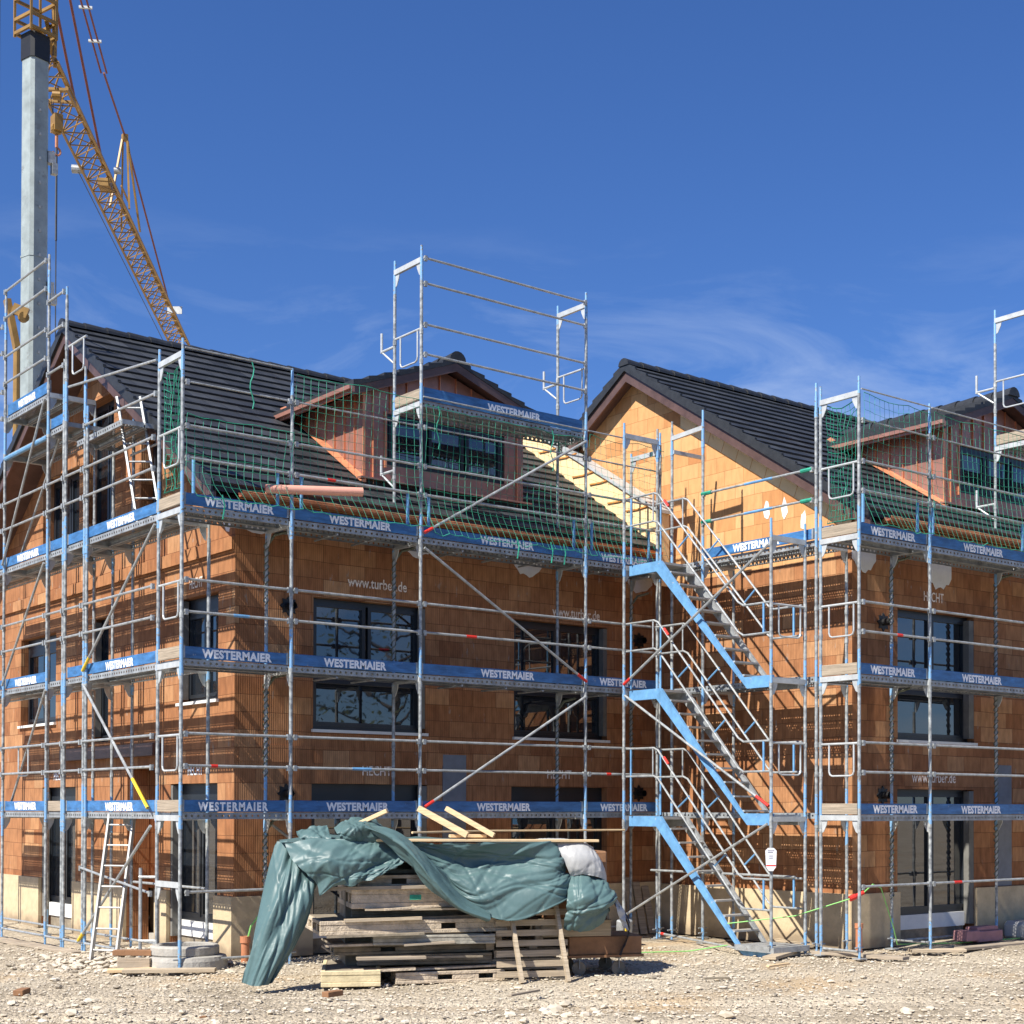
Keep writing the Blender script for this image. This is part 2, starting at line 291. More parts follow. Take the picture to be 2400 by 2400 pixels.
MT['copper_new_and_lit'] = simple('bright_copper', (0.80, 0.33, 0.17), 0.35, 0.5, 0.22, 5, 0.03)  # copper of gutter and flashing; on the seams it paints in sunlight
MT['eave'] = woodmat('eave_batten', (0.55, 0.27, 0.11), 0.3, along=(0.5, 14, 14))
MT['frame'] = simple('anthracite_window_frame', (0.018, 0.022, 0.028), 0.35, 0, 0.1, 3)
MT['reveal'] = simple('grey_reveal_board', (0.16, 0.155, 0.14), 0.8, 0, 0.2, 6)
MT['plinth'] = simple('tan_insulation_board', (0.56, 0.44, 0.275), 0.9, 0, 0.14, 5, 0.1)
MT['yellow_ins'] = simple('yellow_insulation', (0.86, 0.62, 0.33), 0.9, 0, 0.07, 3, 0.05)
MT['orange'] = simple('orange_foam', (0.55, 0.24, 0.06), 0.9, 0, 0.2, 6)
MT['white'] = simple('white_render', (0.74, 0.73, 0.70), 0.85, 0, 0.06, 6, 0.1)
MT['styro'] = simple('grey_styrofoam', (0.19, 0.20, 0.22), 0.85, 0, 0.12, 5)
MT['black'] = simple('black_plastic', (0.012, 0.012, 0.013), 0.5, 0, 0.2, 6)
MT['net'] = simple('green_net_cord', (0.02, 0.27, 0.175), 0.7, 0, 0.3, 9)
MT['rope'] = simple('greenish_rope', (0.14, 0.15, 0.11), 0.9, 0, 0.55, 40, 0.3)
MT['red'] = simple('red_paint', (0.62, 0.03, 0.02), 0.5, 0, 0.1, 5)
MT['yellow'] = simple('yellow_paint', (0.75, 0.53, 0.03), 0.5, 0, 0.1, 5)
MT['crane'] = simple('crane_yellow', (0.29, 0.165, 0.04), 0.5, 0.1, 0.25, 2)
MT['mast'] = simple('galvanised_mast', (0.30, 0.345, 0.34), 0.55, 0.1, 0.22, 2.0)
MT['redrod'] = simple('oxide_red_rod', (0.17, 0.045, 0.035), 0.6, 0, 0.2, 3)
MT['cable'] = simple('steel_cable', (0.06, 0.065, 0.075), 0.6, 0.3, 0.2, 3)
MT['tarp'] = tarpmat('teal_tarpaulin', (0.082, 0.142, 0.142))
MT['greytarp'] = tarpmat('silver_grey_tarpaulin', (0.42, 0.42, 0.41))
MT['darktarp'] = simple('black_foil', (0.05, 0.05, 0.055), 0.35, 0, 0.2, 3)
MT['panel'] = simple('concrete_caked_panel', (0.50, 0.41, 0.30), 0.9, 0, 0.30, 9, 0.6)
MT['panel_grey'] = simple('grey_formwork_steel', (0.32, 0.30, 0.25), 0.75, 0.1, 0.3, 7, 0.3)
MT['panel_dark'] = simple('dark_formwork_ply', (0.24, 0.20, 0.145), 0.85, 0, 0.35, 6, 0.3)
MT['cream'] = simple('cream_formwork_beam', (0.60, 0.50, 0.30), 0.8, 0, 0.2, 6, 0.3)
MT['brown'] = simple('brown_crate_board', (0.26, 0.13, 0.06), 0.8, 0, 0.25, 5, 0.1)
MT['pink'] = simple('salmon_pipe_plastic', (0.70, 0.34, 0.25), 0.4, 0, 0.05, 4)
MT['clay'] = simple('clay_pipe', (0.48, 0.19, 0.09), 0.6, 0, 0.15, 6)
MT['concrete'] = simple('concrete_ring', (0.37, 0.35, 0.31), 0.9, 0, 0.14, 7, 0.35)
MT['alu'] = simple('aluminium', (0.42, 0.41, 0.385), 0.45, 0.3, 0.15, 8)
MT['xps'] = simple('pink_foam_block', (0.40, 0.20, 0.20), 0.85, 0, 0.15, 5)
MT['green_cable'] = simple('green_cable', (0.25, 0.60, 0.16), 0.6, 0, 0.05, 5)
MT['paper'] = simple('white_notice', (0.82, 0.82, 0.83), 0.6, 0, 0.02, 5)
MT['ink'] = simple('grey_print', (0.20, 0.20, 0.26), 0.7, 0, 0.02, 5)
MT['stencil'] = simple('pale_stencil_paint', (0.92, 0.80, 0.68), 0.8, 0, 0.08, 20)
MT['ground'] = groundmat('gravel_ground')
MT['stone'] = stonemat('loose_stone')
g_, t_, b_, o_ = newmat('window_glass')
b_.inputs['Base Color'].default_value = (0.012, 0.016, 0.022, 1); b_.inputs['Roughness'].default_value = 0.015; b_.inputs['IOR'].default_value = 2.1
gn = N(t_, 'ShaderNodeTexNoise'); gn.inputs['Scale'].default_value = 1.6; gg = N(t_, 'ShaderNodeNewGeometry'); t_.links.new(gg.outputs['Position'], gn.inputs['Vector'])
gb = N(t_, 'ShaderNodeBump'); gb.inputs['Strength'].default_value = 0.10; gb.inputs['Distance'].default_value = 0.012; t_.links.new(gn.outputs['Fac'], gb.inputs['Height']); t_.links.new(gb.outputs[0], b_.inputs['Normal'])
MT['glass'] = g_

def splash(name, thr, col, sc=9.0):
    t = MT[name].node_tree; b = [n for n in t.nodes if n.type == 'BSDF_PRINCIPLED'][0]; src = b.inputs['Base Color'].links[0].from_socket
    g = N(t, 'ShaderNodeNewGeometry'); n = N(t, 'ShaderNodeTexNoise'); n.inputs['Scale'].default_value = sc; n.inputs['Detail'].default_value = 9; n.inputs['Roughness'].default_value = 0.75
    t.links.new(g.outputs['Position'], n.inputs['Vector']); r = N(t, 'ShaderNodeMapRange'); r.inputs['From Min'].default_value = thr; r.inputs['From Max'].default_value = thr+0.03; r.inputs['To Max'].default_value = 0.75
    t.links.new(n.outputs['Fac'], r.inputs[0]); m = N(t, 'ShaderNodeMix', data_type='RGBA'); t.links.new(r.outputs[0], m.inputs['Factor']); t.links.new(src, m.inputs['A']); m.inputs['B'].default_value = col+(1,); t.links.new(m.outputs['Result'], b.inputs['Base Color'])
splash('blue', 0.63, (0.30, 0.33, 0.36)); splash('lightblue', 0.62, (0.45, 0.46, 0.46)); splash('post', 0.62, (0.62, 0.60, 0.56), 14); splash('tube', 0.61, (0.20, 0.16, 0.13), 12)
splash('galv', 0.60, (0.17, 0.14, 0.12), 12); splash('mast', 0.60, (0.20, 0.21, 0.20), 1.6); splash('letter', 0.64, (0.10, 0.2, 0.36), 20); splash('stencil', 0.55, (0.34, 0.16, 0.08), 16); splash('tile', 0.62, (0.075, 0.07, 0.065), 3); splash('plinth', 0.63, (0.40, 0.33, 0.25), 4); splash('yellow_ins', 0.64, (0.62, 0.40, 0.20), 4); splash('tarp', 0.66, (0.22, 0.24, 0.22), 5)
# soil splashed against the foot of the plinth boards
_t = MT['plinth'].node_tree; _b = [n for n in _t.nodes if n.type == 'BSDF_PRINCIPLED'][0]; _s = _b.inputs['Base Color'].links[0].from_socket
_g = N(_t, 'ShaderNodeNewGeometry'); _x = N(_t, 'ShaderNodeSeparateXYZ'); _n = N(_t, 'ShaderNodeTexNoise'); _n.inputs['Scale'].default_value = 5; _n.inputs['Detail'].default_value = 6
_t.links.new(_g.outputs['Position'], _x.inputs[0]); _t.links.new(_g.outputs['Position'], _n.inputs['Vector'])
_a = N(_t, 'ShaderNodeMath', operation='MULTIPLY_ADD'); _t.links.new(_n.outputs['Fac'], _a.inputs[0]); _a.inputs[1].default_value = -0.5; _t.links.new(_x.outputs['Z'], _a.inputs[2])
_r = N(_t, 'ShaderNodeMapRange'); _t.links.new(_a.outputs[0], _r.inputs[0]); _r.inputs['From Min'].default_value = 0.0; _r.inputs['From Max'].default_value = -0.18; _r.inputs['To Max'].default_value = 0.8
_m = N(_t, 'ShaderNodeMix', data_type='RGBA'); _t.links.new(_r.outputs[0], _m.inputs['Factor']); _t.links.new(_s, _m.inputs['A']); _m.inputs['B'].default_value = (0.24, 0.18, 0.12, 1); _t.links.new(_m.outputs['Result'], _b.inputs['Base Color'])

# ------------------------------------------------------------------ builders
def rootloc(p):
    v = Vector((0, 0, 0))
    while p is not None:
        v += Vector(p.location); p = p.parent
    return v
class MB:
    def __init__(s): s.v = []; s.f = []; s.m = []; s.uv = {}; s.mi = 0
    def add(s, vs, fs, uvs=None):
        b = len(s.v); s.v += [Vector(x) for x in vs]
        for i, f in enumerate(fs):
            if uvs and uvs[i]: s.uv[len(s.f)] = uvs[i]
            s.f.append([b+k for k in f]); s.m.append(s.mi)
    def box(s, x0, x1, y0, y1, z0, z1):
        s.add([(x0,y0,z0),(x1,y0,z0),(x1,y1,z0),(x0,y1,z0),(x0,y0,z1),(x1,y0,z1),(x1,y1,z1),(x0,y1,z1)],
              [(3,2,1,0),(4,5,6,7),(0,1,5,4),(1,2,6,5),(2,3,7,6),(3,0,4,7)]); return s
    def hexa(s, b, t):
        s.add(list(b)+list(t), [(3,2,1,0),(4,5,6,7),(0,1,5,4),(1,2,6,5),(2,3,7,6),(3,0,4,7)]); return s
    def beam(s, p, q, w, h, up=(0,0,1)):
        p = Vector(p); q = Vector(q); d = (q-p).normalized(); u = Vector(up)
        if abs(d.dot(u)) > 0.98: u = Vector((0,1,0))
        a = d.cross(u).normalized()*(w/2); c = a.cross(d).normalized()*(h/2)
        s.hexa([p-a-c, p+a-c, q+a-c, q-a-c], [p-a+c, p+a+c, q+a+c, q-a+c]); return s
    def tube(s, pts, r, n=8, caps=True, closed=False):
        pts = [Vector(p) for p in pts]; b = len(s.v); k = len(pts); prev = None
        for i, p in enumerate(pts):
            if closed: d = (pts[(i+1) % k]-pts[i-1]).normalized()
            elif i == 0: d = (pts[1]-p).normalized()
            elif i == k-1: d = (p-pts[i-1]).normalized()
            else: d = ((pts[i+1]-p).normalized()+(p-pts[i-1]).normalized()).normalized()
            if prev is None:
                a = d.cross(Vector((0,0,1)))
                if a.length < 0.05: a = d.cross(Vector((0,1,0)))
                a.normalize()
            else:
                a = (prev-d*prev.dot(d)).normalized()
            prev = a; c = d.cross(a); rr = r[i] if isinstance(r, (list, tuple)) else r
            for j in range(n):
                t = 2*math.pi*j/n; s.v.append(p+(a*math.cos(t)+c*math.sin(t))*rr)
        for i in range(k if closed else k-1):
            i2 = (i+1) % k
            for j in range(n):
                j2 = (j+1) % n; s.f.append([b+i*n+j, b+i*n+j2, b+i2*n+j2, b+i2*n+j]); s.m.append(s.mi)
        if caps and not closed:
            s.f.append([b+j for j in range(n)][::-1]); s.m.append(s.mi)
            s.f.append([b+(k-1)*n+j for j in range(n)]); s.m.append(s.mi)
        return s
    def prism(s, poly, fn, d0, d1):
        n = len(poly); s.add([fn(a, d0, z) for a, z in poly]+[fn(a, d1, z) for a, z in poly],
              [tuple(range(n)), tuple(range(2*n-1, n-1, -1))]+[(i, (i+1) % n + 0, (i+1) % n+n, i+n) for i in range(n)]); return s
    def lathe(s, c, prof, n=24, axis='z'):
        b = len(s.v); c = Vector(c)
        for r, z in prof:
            for j in range(n):
                t = 2*math.pi*j/n
                if axis == 'z': s.v.append(c+Vector((r*math.cos(t), r*math.sin(t), z)))
                elif axis == 'y': s.v.append(c+Vector((r*math.cos(t), z, r*math.sin(t))))
                else: s.v.append(c+Vector((z, r*math.cos(t), r*math.sin(t))))
        for i in range(len(prof)-1):
            for j in range(n):
                s.f.append([b+i*n+j, b+i*n+(j+1) % n, b+(i+1)*n+(j+1) % n, b+(i+1)*n+j]); s.m.append(s.mi)
        return s
    def build(s, name, mat, parent=None, smooth=False, bevel=0.0):
        L0 = rootloc(parent) if parent is not None else None
        if L0 is None:
            xs = [v.x for v in s.v]; ys = [v.y for v in s.v]; zs = [v.z for v in s.v]
            L0 = Vector(((min(xs)+max(xs))/2, (min(ys)+max(ys))/2, min(zs)))
        me = bpy.data.meshes.new(name)
        me.from_pydata([tuple(v-L0) for v in s.v], [], s.f)
        for mm in (mat if isinstance(mat, list) else [mat]): me.materials.append(MT[mm])
        me.polygons.foreach_set('material_index', s.m)
        if s.uv:
            ul = me.uv_layers.new(name='UVMap')
            for fi, uvs in s.uv.items():
                p = me.polygons[fi]
                for k, li in enumerate(p.loop_indices): ul.data[li].uv = uvs[k]
        if smooth: me.polygons.foreach_set('use_smooth', [True]*len(me.polygons))
        me.update()
        o = bpy.data.objects.new(name, me); COL.objects.link(o)
        if parent is not None: o.parent = parent
        else: o.location = L0
        if bevel:
            b = o.modifiers.new('bevel', 'BEVEL'); b.width = bevel; b.segments = 1; b.limit_method = 'ANGLE'
        return o
def split_build(mb, name, mat, parent):
    """one object per separate piece"""
    par = list(range(len(mb.v)))
    def fd(i):
        while par[i] != i: par[i] = par[par[i]]; i = par[i]
        return i
    for f in mb.f:
        for k in f[1:]: par[fd(k)] = fd(f[0])
    groups = {}
    for f in mb.f: groups.setdefault(fd(f[0]), []).append(f)
    res = []
    for fs in groups.values():
        ids = sorted({k for f in fs for k in f}); mp_ = {k: i for i, k in enumerate(ids)}; m = MB()
        m.v = [mb.v[k] for k in ids]; m.f = [[mp_[k] for k in f] for f in fs]; m.m = [0]*len(fs); res.append(m.build(name, mat, parent))
    return res
def tag(o, label=None, cat=None, group=None, kind=None):
    if label: o['label'] = label
    if cat: o['category'] = cat
    if group: o['group'] = group
    if kind: o['kind'] = kind
    return o
def empty(name, loc, label, cat, group=None):
    o = bpy.data.objects.new(name, None); COL.objects.link(o); o.location = loc; o.empty_display_size = 0.3
    return tag(o, label, cat, group)
def TF(at):   # facade facing -y : a = x, d = into wall
    return lambda a, d, z: (a, at+d, z)
def TG(at):   # facade facing -x : a = y
    return lambda a, d, z: (at+d, a, z)
def pbox(mb, T, a0, a1, d0, d1, z0, z1):
    p = T(a0, d0, z0); q = T(a1, d1, z1)
    mb.box(min(p[0], q[0]), max(p[0], q[0]), min(p[1], q[1]), max(p[1], q[1]), z0, z1)

_txt = {}
def text_mesh(s, bold=0.0, spacing=1.0):
    k = (s, bold, spacing)
    if k not in _txt:
        c = bpy.data.curves.new('t', 'FONT'); c.body = s; c.size = 1.0; c.offset = bold; c.extrude = 0.0; c.align_x = 'CENTER'; c.space_character = spacing; c.resolution_u = 3
        o = bpy.data.objects.new('t', c); COL.objects.link(o); bpy.context.view_layer.update()
        me = bpy.data.meshes.new_from_object(o.evaluated_get(bpy.context.evaluated_depsgraph_get()))
        vs = [v.co.copy() for v in me.vertices]; fs = [list(p.vertices) for p in me.polygons]
        bpy.data.objects.remove(o); bpy.data.curves.remove(c); bpy.data.meshes.remove(me)
        w = max(v.x for v in vs)-min(v.x for v in vs); h = max(v.y for v in vs); cx = (max(v.x for v in vs)+min(v.x for v in vs))/2
        _txt[k] = (vs, fs, w, h, cx)
    return _txt[k]
def lettering(s, cen, face, width, height, parent, mat='letter', name='lettering', bold=0.02, spacing=1.0, bottom=0.0):
    vs, fs, w, h, cx = text_mesh(s, bold, spacing)
    xd = Vector((1,0,0)) if face == 'F' else Vector((0,-1,0))
    c = Vector(cen); mb = MB()
    mb.add([c+xd*((v.x-cx)*width/w)+Vector((0,0,1))*(v.y*height/h-height/2) for v in vs], fs)
    return mb.build(name, mat, parent)

# ------------------------------------------------------------------ ground
def gz(x, y):
    z = 0.035*noise.noise(Vector((x*0.5, y*0.5, 0)))+0.02*noise.noise(Vector((x*2.1, y*2.1, 3)))
    if y < -2: z += 0.03*math.sin(x*0.8+y*0.6)
    dp = (x+8.29)*0.6455+(y+18.676)*0.7638; la = (x+8.29)*0.7638-(y+18.676)*0.6455
    for c in (15.1, 16.7):   # shallow wheel ruts running past the pile
        q = dp-c-0.12*math.sin(la*0.5); z += -0.055*math.exp(-(q/0.16)**2)+0.03*math.exp(-((abs(q)-0.33)/0.12)**2)
    return z
def axis(lo, hi, st, far):
    a = []; x = lo
    while x < hi: a.append(x); x += st
    f = [1, 2.5, 6, 14, 40, 110, 300, 900]
    return [lo-k for k in reversed(f)]+a+[hi+k for k in f]
gx = axis(-7, 17, 0.12, 1); gy = axis(-11, 12, 0.12, 1)
mb = MB()
nx = len(gx)
for y in gy:
    for x in gx:
        inn = (-7 <= x <= 17 and -11 <= y <= 12)
        mb.v.append(Vector((x, y, (gz(x, y)+0.012*noise.noise(Vector((x*7, y*7, 1))) if inn else 0)-0.01)))
for j in range(len(gy)-1):
    for i in range(nx-1):
        mb.f.append([j*nx+i, j*nx+i+1, (j+1)*nx+i+1, (j+1)*nx+i]); mb.m.append(0)
tag(mb.build('ground', 'ground', smooth=True), kind='structure')

# unseen asphalt lane, added so less light bounces onto the house fronts
mb = MB(); mb.add([tuple(M.translation+Fh*a+Rt*b+Vector((0, 0, 0.045-2.12))) for a, b in ((-14, -90), (-14, 90), (9.5, 90), (9.5, -90))], [(0, 1, 2, 3)])
MT['asphalt'] = simple('asphalt', (0.05, 0.05, 0.052), 0.9, 0, 0.2, 6, 0.3)
MT['grass'] = simple('rough_grass', (0.07, 0.10, 0.035), 0.95, 0, 0.4, 3, 0.4)
tag(mb.build('road', 'asphalt'), kind='structure')
mb = MB(); mb.add([tuple(M.translation+Fh*a+Rt*b+Vector((0, 0, 0.047-2.12))) for a, b in ((-70, -90), (-70, 90), (-14.05, 90), (-14.05, -90))], [(0, 1, 2, 3)])
tag(mb.build('added_grass_verge', 'grass'), kind='structure')  # unseen dark verge, added with the lane to lower the bounce light
ico_v = [] 
ph = (1+5**0.5)/2
for a, b in ((1, ph), (-1, ph), (1, -ph), (-1, -ph)): ico_v += [Vector((0, a, b)), Vector((a, b, 0)), Vector((b, 0, a))]
ico_v = [v.normalized() for v in ico_v]
import itertools
ico_f = [f for f in itertools.combinations(range(12), 3) if all((ico_v[f[i]]-ico_v[f[j]]).length < 1.1 for i, j in ((0,1),(1,2),(0,2)))]
ico_f = [f if (ico_v[f[1]]-ico_v[f[0]]).cross(ico_v[f[2]]-ico_v[f[0]]).dot(ico_v[f[0]]) > 0 else (f[0], f[2], f[1]) for f in ico_f]
def stone(mb, c, r, flat=0.5):
    b = len(mb.v); rz = random.random()*6.28; sx = random.uniform(0.7, 1.3); ca, sa = math.cos(rz), math.sin(rz)
    for v in ico_v:
        k = r*random.uniform(0.78, 1.15); x = v.x*k*sx; y = v.y*k/sx; z = v.z*k*flat
        mb.v.append(Vector((c[0]+x*ca-y*sa, c[1]+x*sa+y*ca, c[2]+z)))
    for f in ico_f: mb.f.append([b+i for i in f]); mb.m.append(mb.mi)
mb = MB()
camp = M.translation
for i in range(21000):
    dep = 13.6+9.5*random.random()**1.15; lat = random.uniform(-0.44, 0.29)*dep
    p = camp+Fh*dep+Rt*lat; x, y = p.x, p.y
    if (x > 1.2 and y > 1.0) or (x > 9.1 and y > -3.45): continue
    q = random.random(); r = 0.007+0.011*random.random() if q < 0.86 else (0.017+0.014*random.random() if q < 0.985 else 0.03+0.03*random.random())
    stone(mb, (x, y, gz(x, y)+r*0.2), r)
for i in range(26):
    dep = random.uniform(14.6, 16.4); lat = random.gauss(-0.045, 0.03)*dep if i < 16 else random.uniform(-0.4, 0.25)*dep; p = camp+Fh*dep+Rt*lat; r = random.uniform(0.04, 0.085); stone(mb, (p.x, p.y, gz(p.x, p.y)+r*0.15), r, 0.55)
tag(mb.build('loose_stones', 'stone'), 'scattered pale gravel stones covering the dusty ground in front of the scaffolds', 'gravel', kind='stuff')
# heap of rubble at the foot of the corner
mb = MB()
for i in range(900):
    x = random.gauss(0.1, 0.55); y = random.gauss(1.6, 0.75); r = random.uniform(0.015, 0.07)
    if x > 1.15: continue
    hz = 0.22*math.exp(-((x-0.2)**2/0.4+(y-1.5)**2/0.9))
    stone(mb, (x, y, gz(x, y)+hz*random.random()), r)
tag(mb.build('rubble_heap', 'stone'), 'low heap of broken rubble between the ladder and the brick corner', 'rubble', kind='stuff')

# ------------------------------------------------------------------ houses
def wall(T, thick, a0, a1, top, openings, breaks=()):
    """vertical strips with openings cut out; top(a)->z"""
    mb = MB(); xs = sorted(set([a0, a1]+list(breaks)+[v for o in openings for v in o[:2]])); xs = [x for x in xs if a0 <= x <= a1]
    for s, e in zip(xs[:-1], xs[1:]):
        mid = (s+e)/2; z = 0.0
        ops = sorted([o for o in openings if o[0] < mid < o[1]], key=lambda o: o[2])
        for o in ops:
            if o[2] > z: mb.hexa([T(s,0,z),T(e,0,z),T(e,thick,z),T(s,thick,z)], [T(s,0,o[2]),T(e,0,o[2]),T(e,thick,o[2]),T(s,thick,o[2])])
            z = o[3]
        mb.hexa([T(s,0,z),T(e,0,z),T(e,thick,z),T(s,thick,z)], [T(s,0,top(s)),T(e,0,top(e)),T(e,thick,top(e)),T(s,thick,top(s))])
    return mb
def window(T, face, a0, a1, z0, z1, parent, mull=1, setback=0.14, name='window', sill=True, box=0.0, bottom=0.0, label=None):
    """frame with casements and glass panes; box = shutter case height"""
    fr = MB(); w = 0.065; zt = z1-box
    pbox(fr, T, a0, a0+w, setback, setback+0.08, z0, z1); pbox(fr, T, a1-w, a1, setback, setback+0.08, z0, z1)
    pbox(fr, T, a0+w, a1-w, setback, setback+0.08, z0, z0+w); pbox(fr, T, a0+w, a1-w, setback, setback+0.08, zt-w, z1)
    n = mull+1; cw = (a1-a0-2*w)/n; ps = []
    for i in range(n):
        c0 = a0+w+i*cw+(0.022 if i else 0); c1 = a0+w+(i+1)*cw-(0.022 if i < n-1 else 0); q = 0.055; b0 = z0+w; b1 = zt-w; s = setback-0.015
        pbox(fr, T, c0, c0+q, s, s+0.07, b0, b1); pbox(fr, T, c1-q, c1, s, s+0.07, b0, b1)
        pbox(fr, T, c0+q, c1-q, s, s+0.07, b0, b0+q+bottom); pbox(fr, T, c0+q, c1-q, s, s+0.07, b1-q, b1)
        ps.append((c0+q, c1-q, b0+q+bottom, b1-q))
    fo = fr.build(name, 'frame', parent); 
    if label: fo['label'] = label
    for p in ps:
        g = MB(); pbox(g, T, p[0], p[1], setback+0.02, setback+0.035, p[2], p[3]); g.build('pane', 'glass', fo)
    if sill:
        g = MB(); pbox(g, T, a0-0.03, a1+0.03, -0.05, 0.12, z0-0.045, z0-0.002); g.build('sill', 'white', fo)
    return fo
def roof_slope(mb, x0, x1, ye, ze, yr, zr, row=0.345, lip=0.032, lift=0.0):
    L_ = math.hypot(yr-ye, zr-ze); n = int(round(L_/row)); dy = (yr-ye)/n; dz = (zr-ze)/n
    nrm = Vector((0, -(zr-ze)/L_, (yr-ye)/L_)) if yr > ye else Vector((0, (zr-ze)/L_, (ye-yr)/L_))
    for i in range(n):
        a = Vector((0, ye+dy*i, ze+dz*i))+nrm*(lip+lift); b = Vector((0, ye+dy*(i+1), ze+dz*(i+1)))+nrm*lift; c = Vector((0, ye+dy*i, ze+dz*i))+nrm*lift
        for (xa, xb) in ((x0, x1),):
            q = [(xa, a.y, a.z), (xb, a.y, a.z), (xb, b.y, b.z), (xa, b.y, b.z)]
            mb.add(q, [(0, 1, 2, 3) if yr > ye else (3, 2, 1, 0)], [[(xa, i+0.02), (xb, i+0.02), (xb, i+0.98), (xa, i+0.98)] if yr > ye else [(xa, i+0.98), (xb, i+0.98), (xb, i+0.02), (xa, i+0.02)]])
            mb.add([(xa, c.y, c.z), (xb, c.y, c.z), (xb, a.y, a.z), (xa, a.y, a.z)], [(0, 1, 2, 3) if yr > ye else (3, 2, 1, 0)], [[(xa, i+.3)]*4])
            for xx in (xa, xb):   # verge end of every wedge
                mb.add([(xx, c.y, c.z), (xx, a.y, a.z), (xx, b.y, b.z)], [(0, 1, 2)], [[(xx, i+.3)]*3])
def build_roof(parent, x0, x1, ye, ze, yr, zr, yb, verge_right=False):
    mb = MB(); roof_slope(mb, x0, x1, ye, ze, yr, zr); roof_slope(mb, x0, x1, yb, ze, yr, zr)
    # slab under the tiles
    th = 0.10
    for (a, b) in ((ye, yr), (yb, yr)):
        n0 = [(x0+.02, a, ze-th), (x1-.02, a, ze-th), (x1-.02, b, zr-th), (x0+.02, b, zr-th)]
        mb.hexa(n0, [(p[0], p[1], p[2]+th-0.004) for p in n0])
    ro = mb.build('roof', 'tile', parent)
    # ridge caps overlapping
    rc = MB(); x = x0-0.03; k = 0
    while x < x1:
        e = min(x+0.40, x1); r0, r1 = 0.135, 0.115; n = 8
        vs = []
        for (xx, rr) in ((x, r0), (e+0.02, r1)):
            for j in range(n+1):
                t = math.pi*j/n; vs.append((xx, yr+rr*math.cos(t), zr-0.03+rr*math.sin(t)*0.95))
        rc.add(vs, [(j, j+1, n+1+j+1, n+1+j) for j in range(n)]); rc.add(vs[:n+1], [tuple(range(n+1))])
        x += 0.37
    rc.build('ridge_cap', 'ridge', ro)
    # verge tiles: stepped dark edge pieces, and the brown board below
    vt = MB(); L_ = math.hypot(yr-ye, zr-ze); n = int(round(L_/0.345))
    for yy in (ye, yb):
        for i in range(n):
            p = Vector((x0-0.012, yy+(yr-yy)*i/n, ze+(zr-ze)*i/n)); q = Vector((x0-0.012, yy+(yr-yy)*(i+1)/n, ze+(zr-ze)*(i+1)/n))
            vt.hexa([p+Vector((0,0,-0.12)), p+Vector((0.05,0,-0.12)), q+Vector((0.05,0,-0.12)), q+Vector((0,0,-0.12))],
                    [p+Vector((0,0,0.065)), p+Vector((0.05,0,0.065)), q+Vector((0.05,0,0.02)), q+Vector((0,0,0.02))])
    vt.build('verge_tiles', 'ridge', ro)
    vb = MB()
    for yy in (ye, yb):
        p = Vector((x0+0.03, yy, ze-0.115)); q = Vector((x0+0.03, yr, zr-0.115)); h = Vector((0, 0, -0.19)); w = Vector((0.03, 0, 0))
        vb.hexa([p+h, p+h+w, q+h+w, q+h], [p, p+w, q+w, q])
    split_build(vb, 'verge_board', 'verge', ro)
    # soffit
    so = MB()
    for yy in (ye, yb):
        p = Vector((x0+0.06, yy, ze-0.22)); q = Vector((x0+0.06, yr, zr-0.22)); w = Vector((0.62, 0, 0)); h = Vector((0, 0, 0.03))
        so.hexa([p, p+w, q+w, q], [p+h, p+w+h, q+w+h, q+h])
    split_build(so, 'soffit', 'verge', ro)
    return ro
def eaves(parent, x0, x1, ye, ze, wally):
    ra = MB(); x = x0+0.15
    while x < x1:
        ra.hexa([(x, ye+0.06, ze-0.30), (x+0.08, ye+0.06, ze-0.30), (x+0.08, wally+0.3, ze-0.02), (x, wally+0.3, ze-0.02)],
                [(x, ye+0.06, ze-0.14), (x+0.08, ye+0.06, ze-0.14), (x+0.08, wally+0.3, ze+0.14), (x, wally+0.3, ze+0.14)]); x += 0.68
    split_build(ra, 'rafter_tail', 'eave', parent)
    g = MB(); g.box(x0+0.02, x1-0.02, ye+0.005, ye+0.055, ze-0.16, ze-0.106); g.box(x0+0.04, x1-0.04, ye+0.02, ye+0.05, ze-0.245, ze-0.19); split_build(g, 'eave_batten', 'eave', parent)
    # half round copper gutter
    n = 7; gu = MB(); vs = []; r = 0.07; cy = ye-0.075; cz = ze-0.085
    for xx in (x0, x1):
        for rr in (r, r-0.006):
            for j in range(n+1):
                t = math.pi+math.pi*j/n; vs.append((xx, cy+rr*math.cos(t), cz+rr*math.sin(t)))
    m_ = n+1
    fs = [(j, j+1, 2*m_+j+1, 2*m_+j) for j in range(n)]+[(m_+j, 3*m_+j, 3*m_+j+1, m_+j+1) for j in range(n)]
    gu.add(vs, fs); gu.tube([(x0, cy-r, cz), (x1, cy-r, cz)], 0.010, 6); gu.build('gutter', 'copper_new_and_lit', parent)
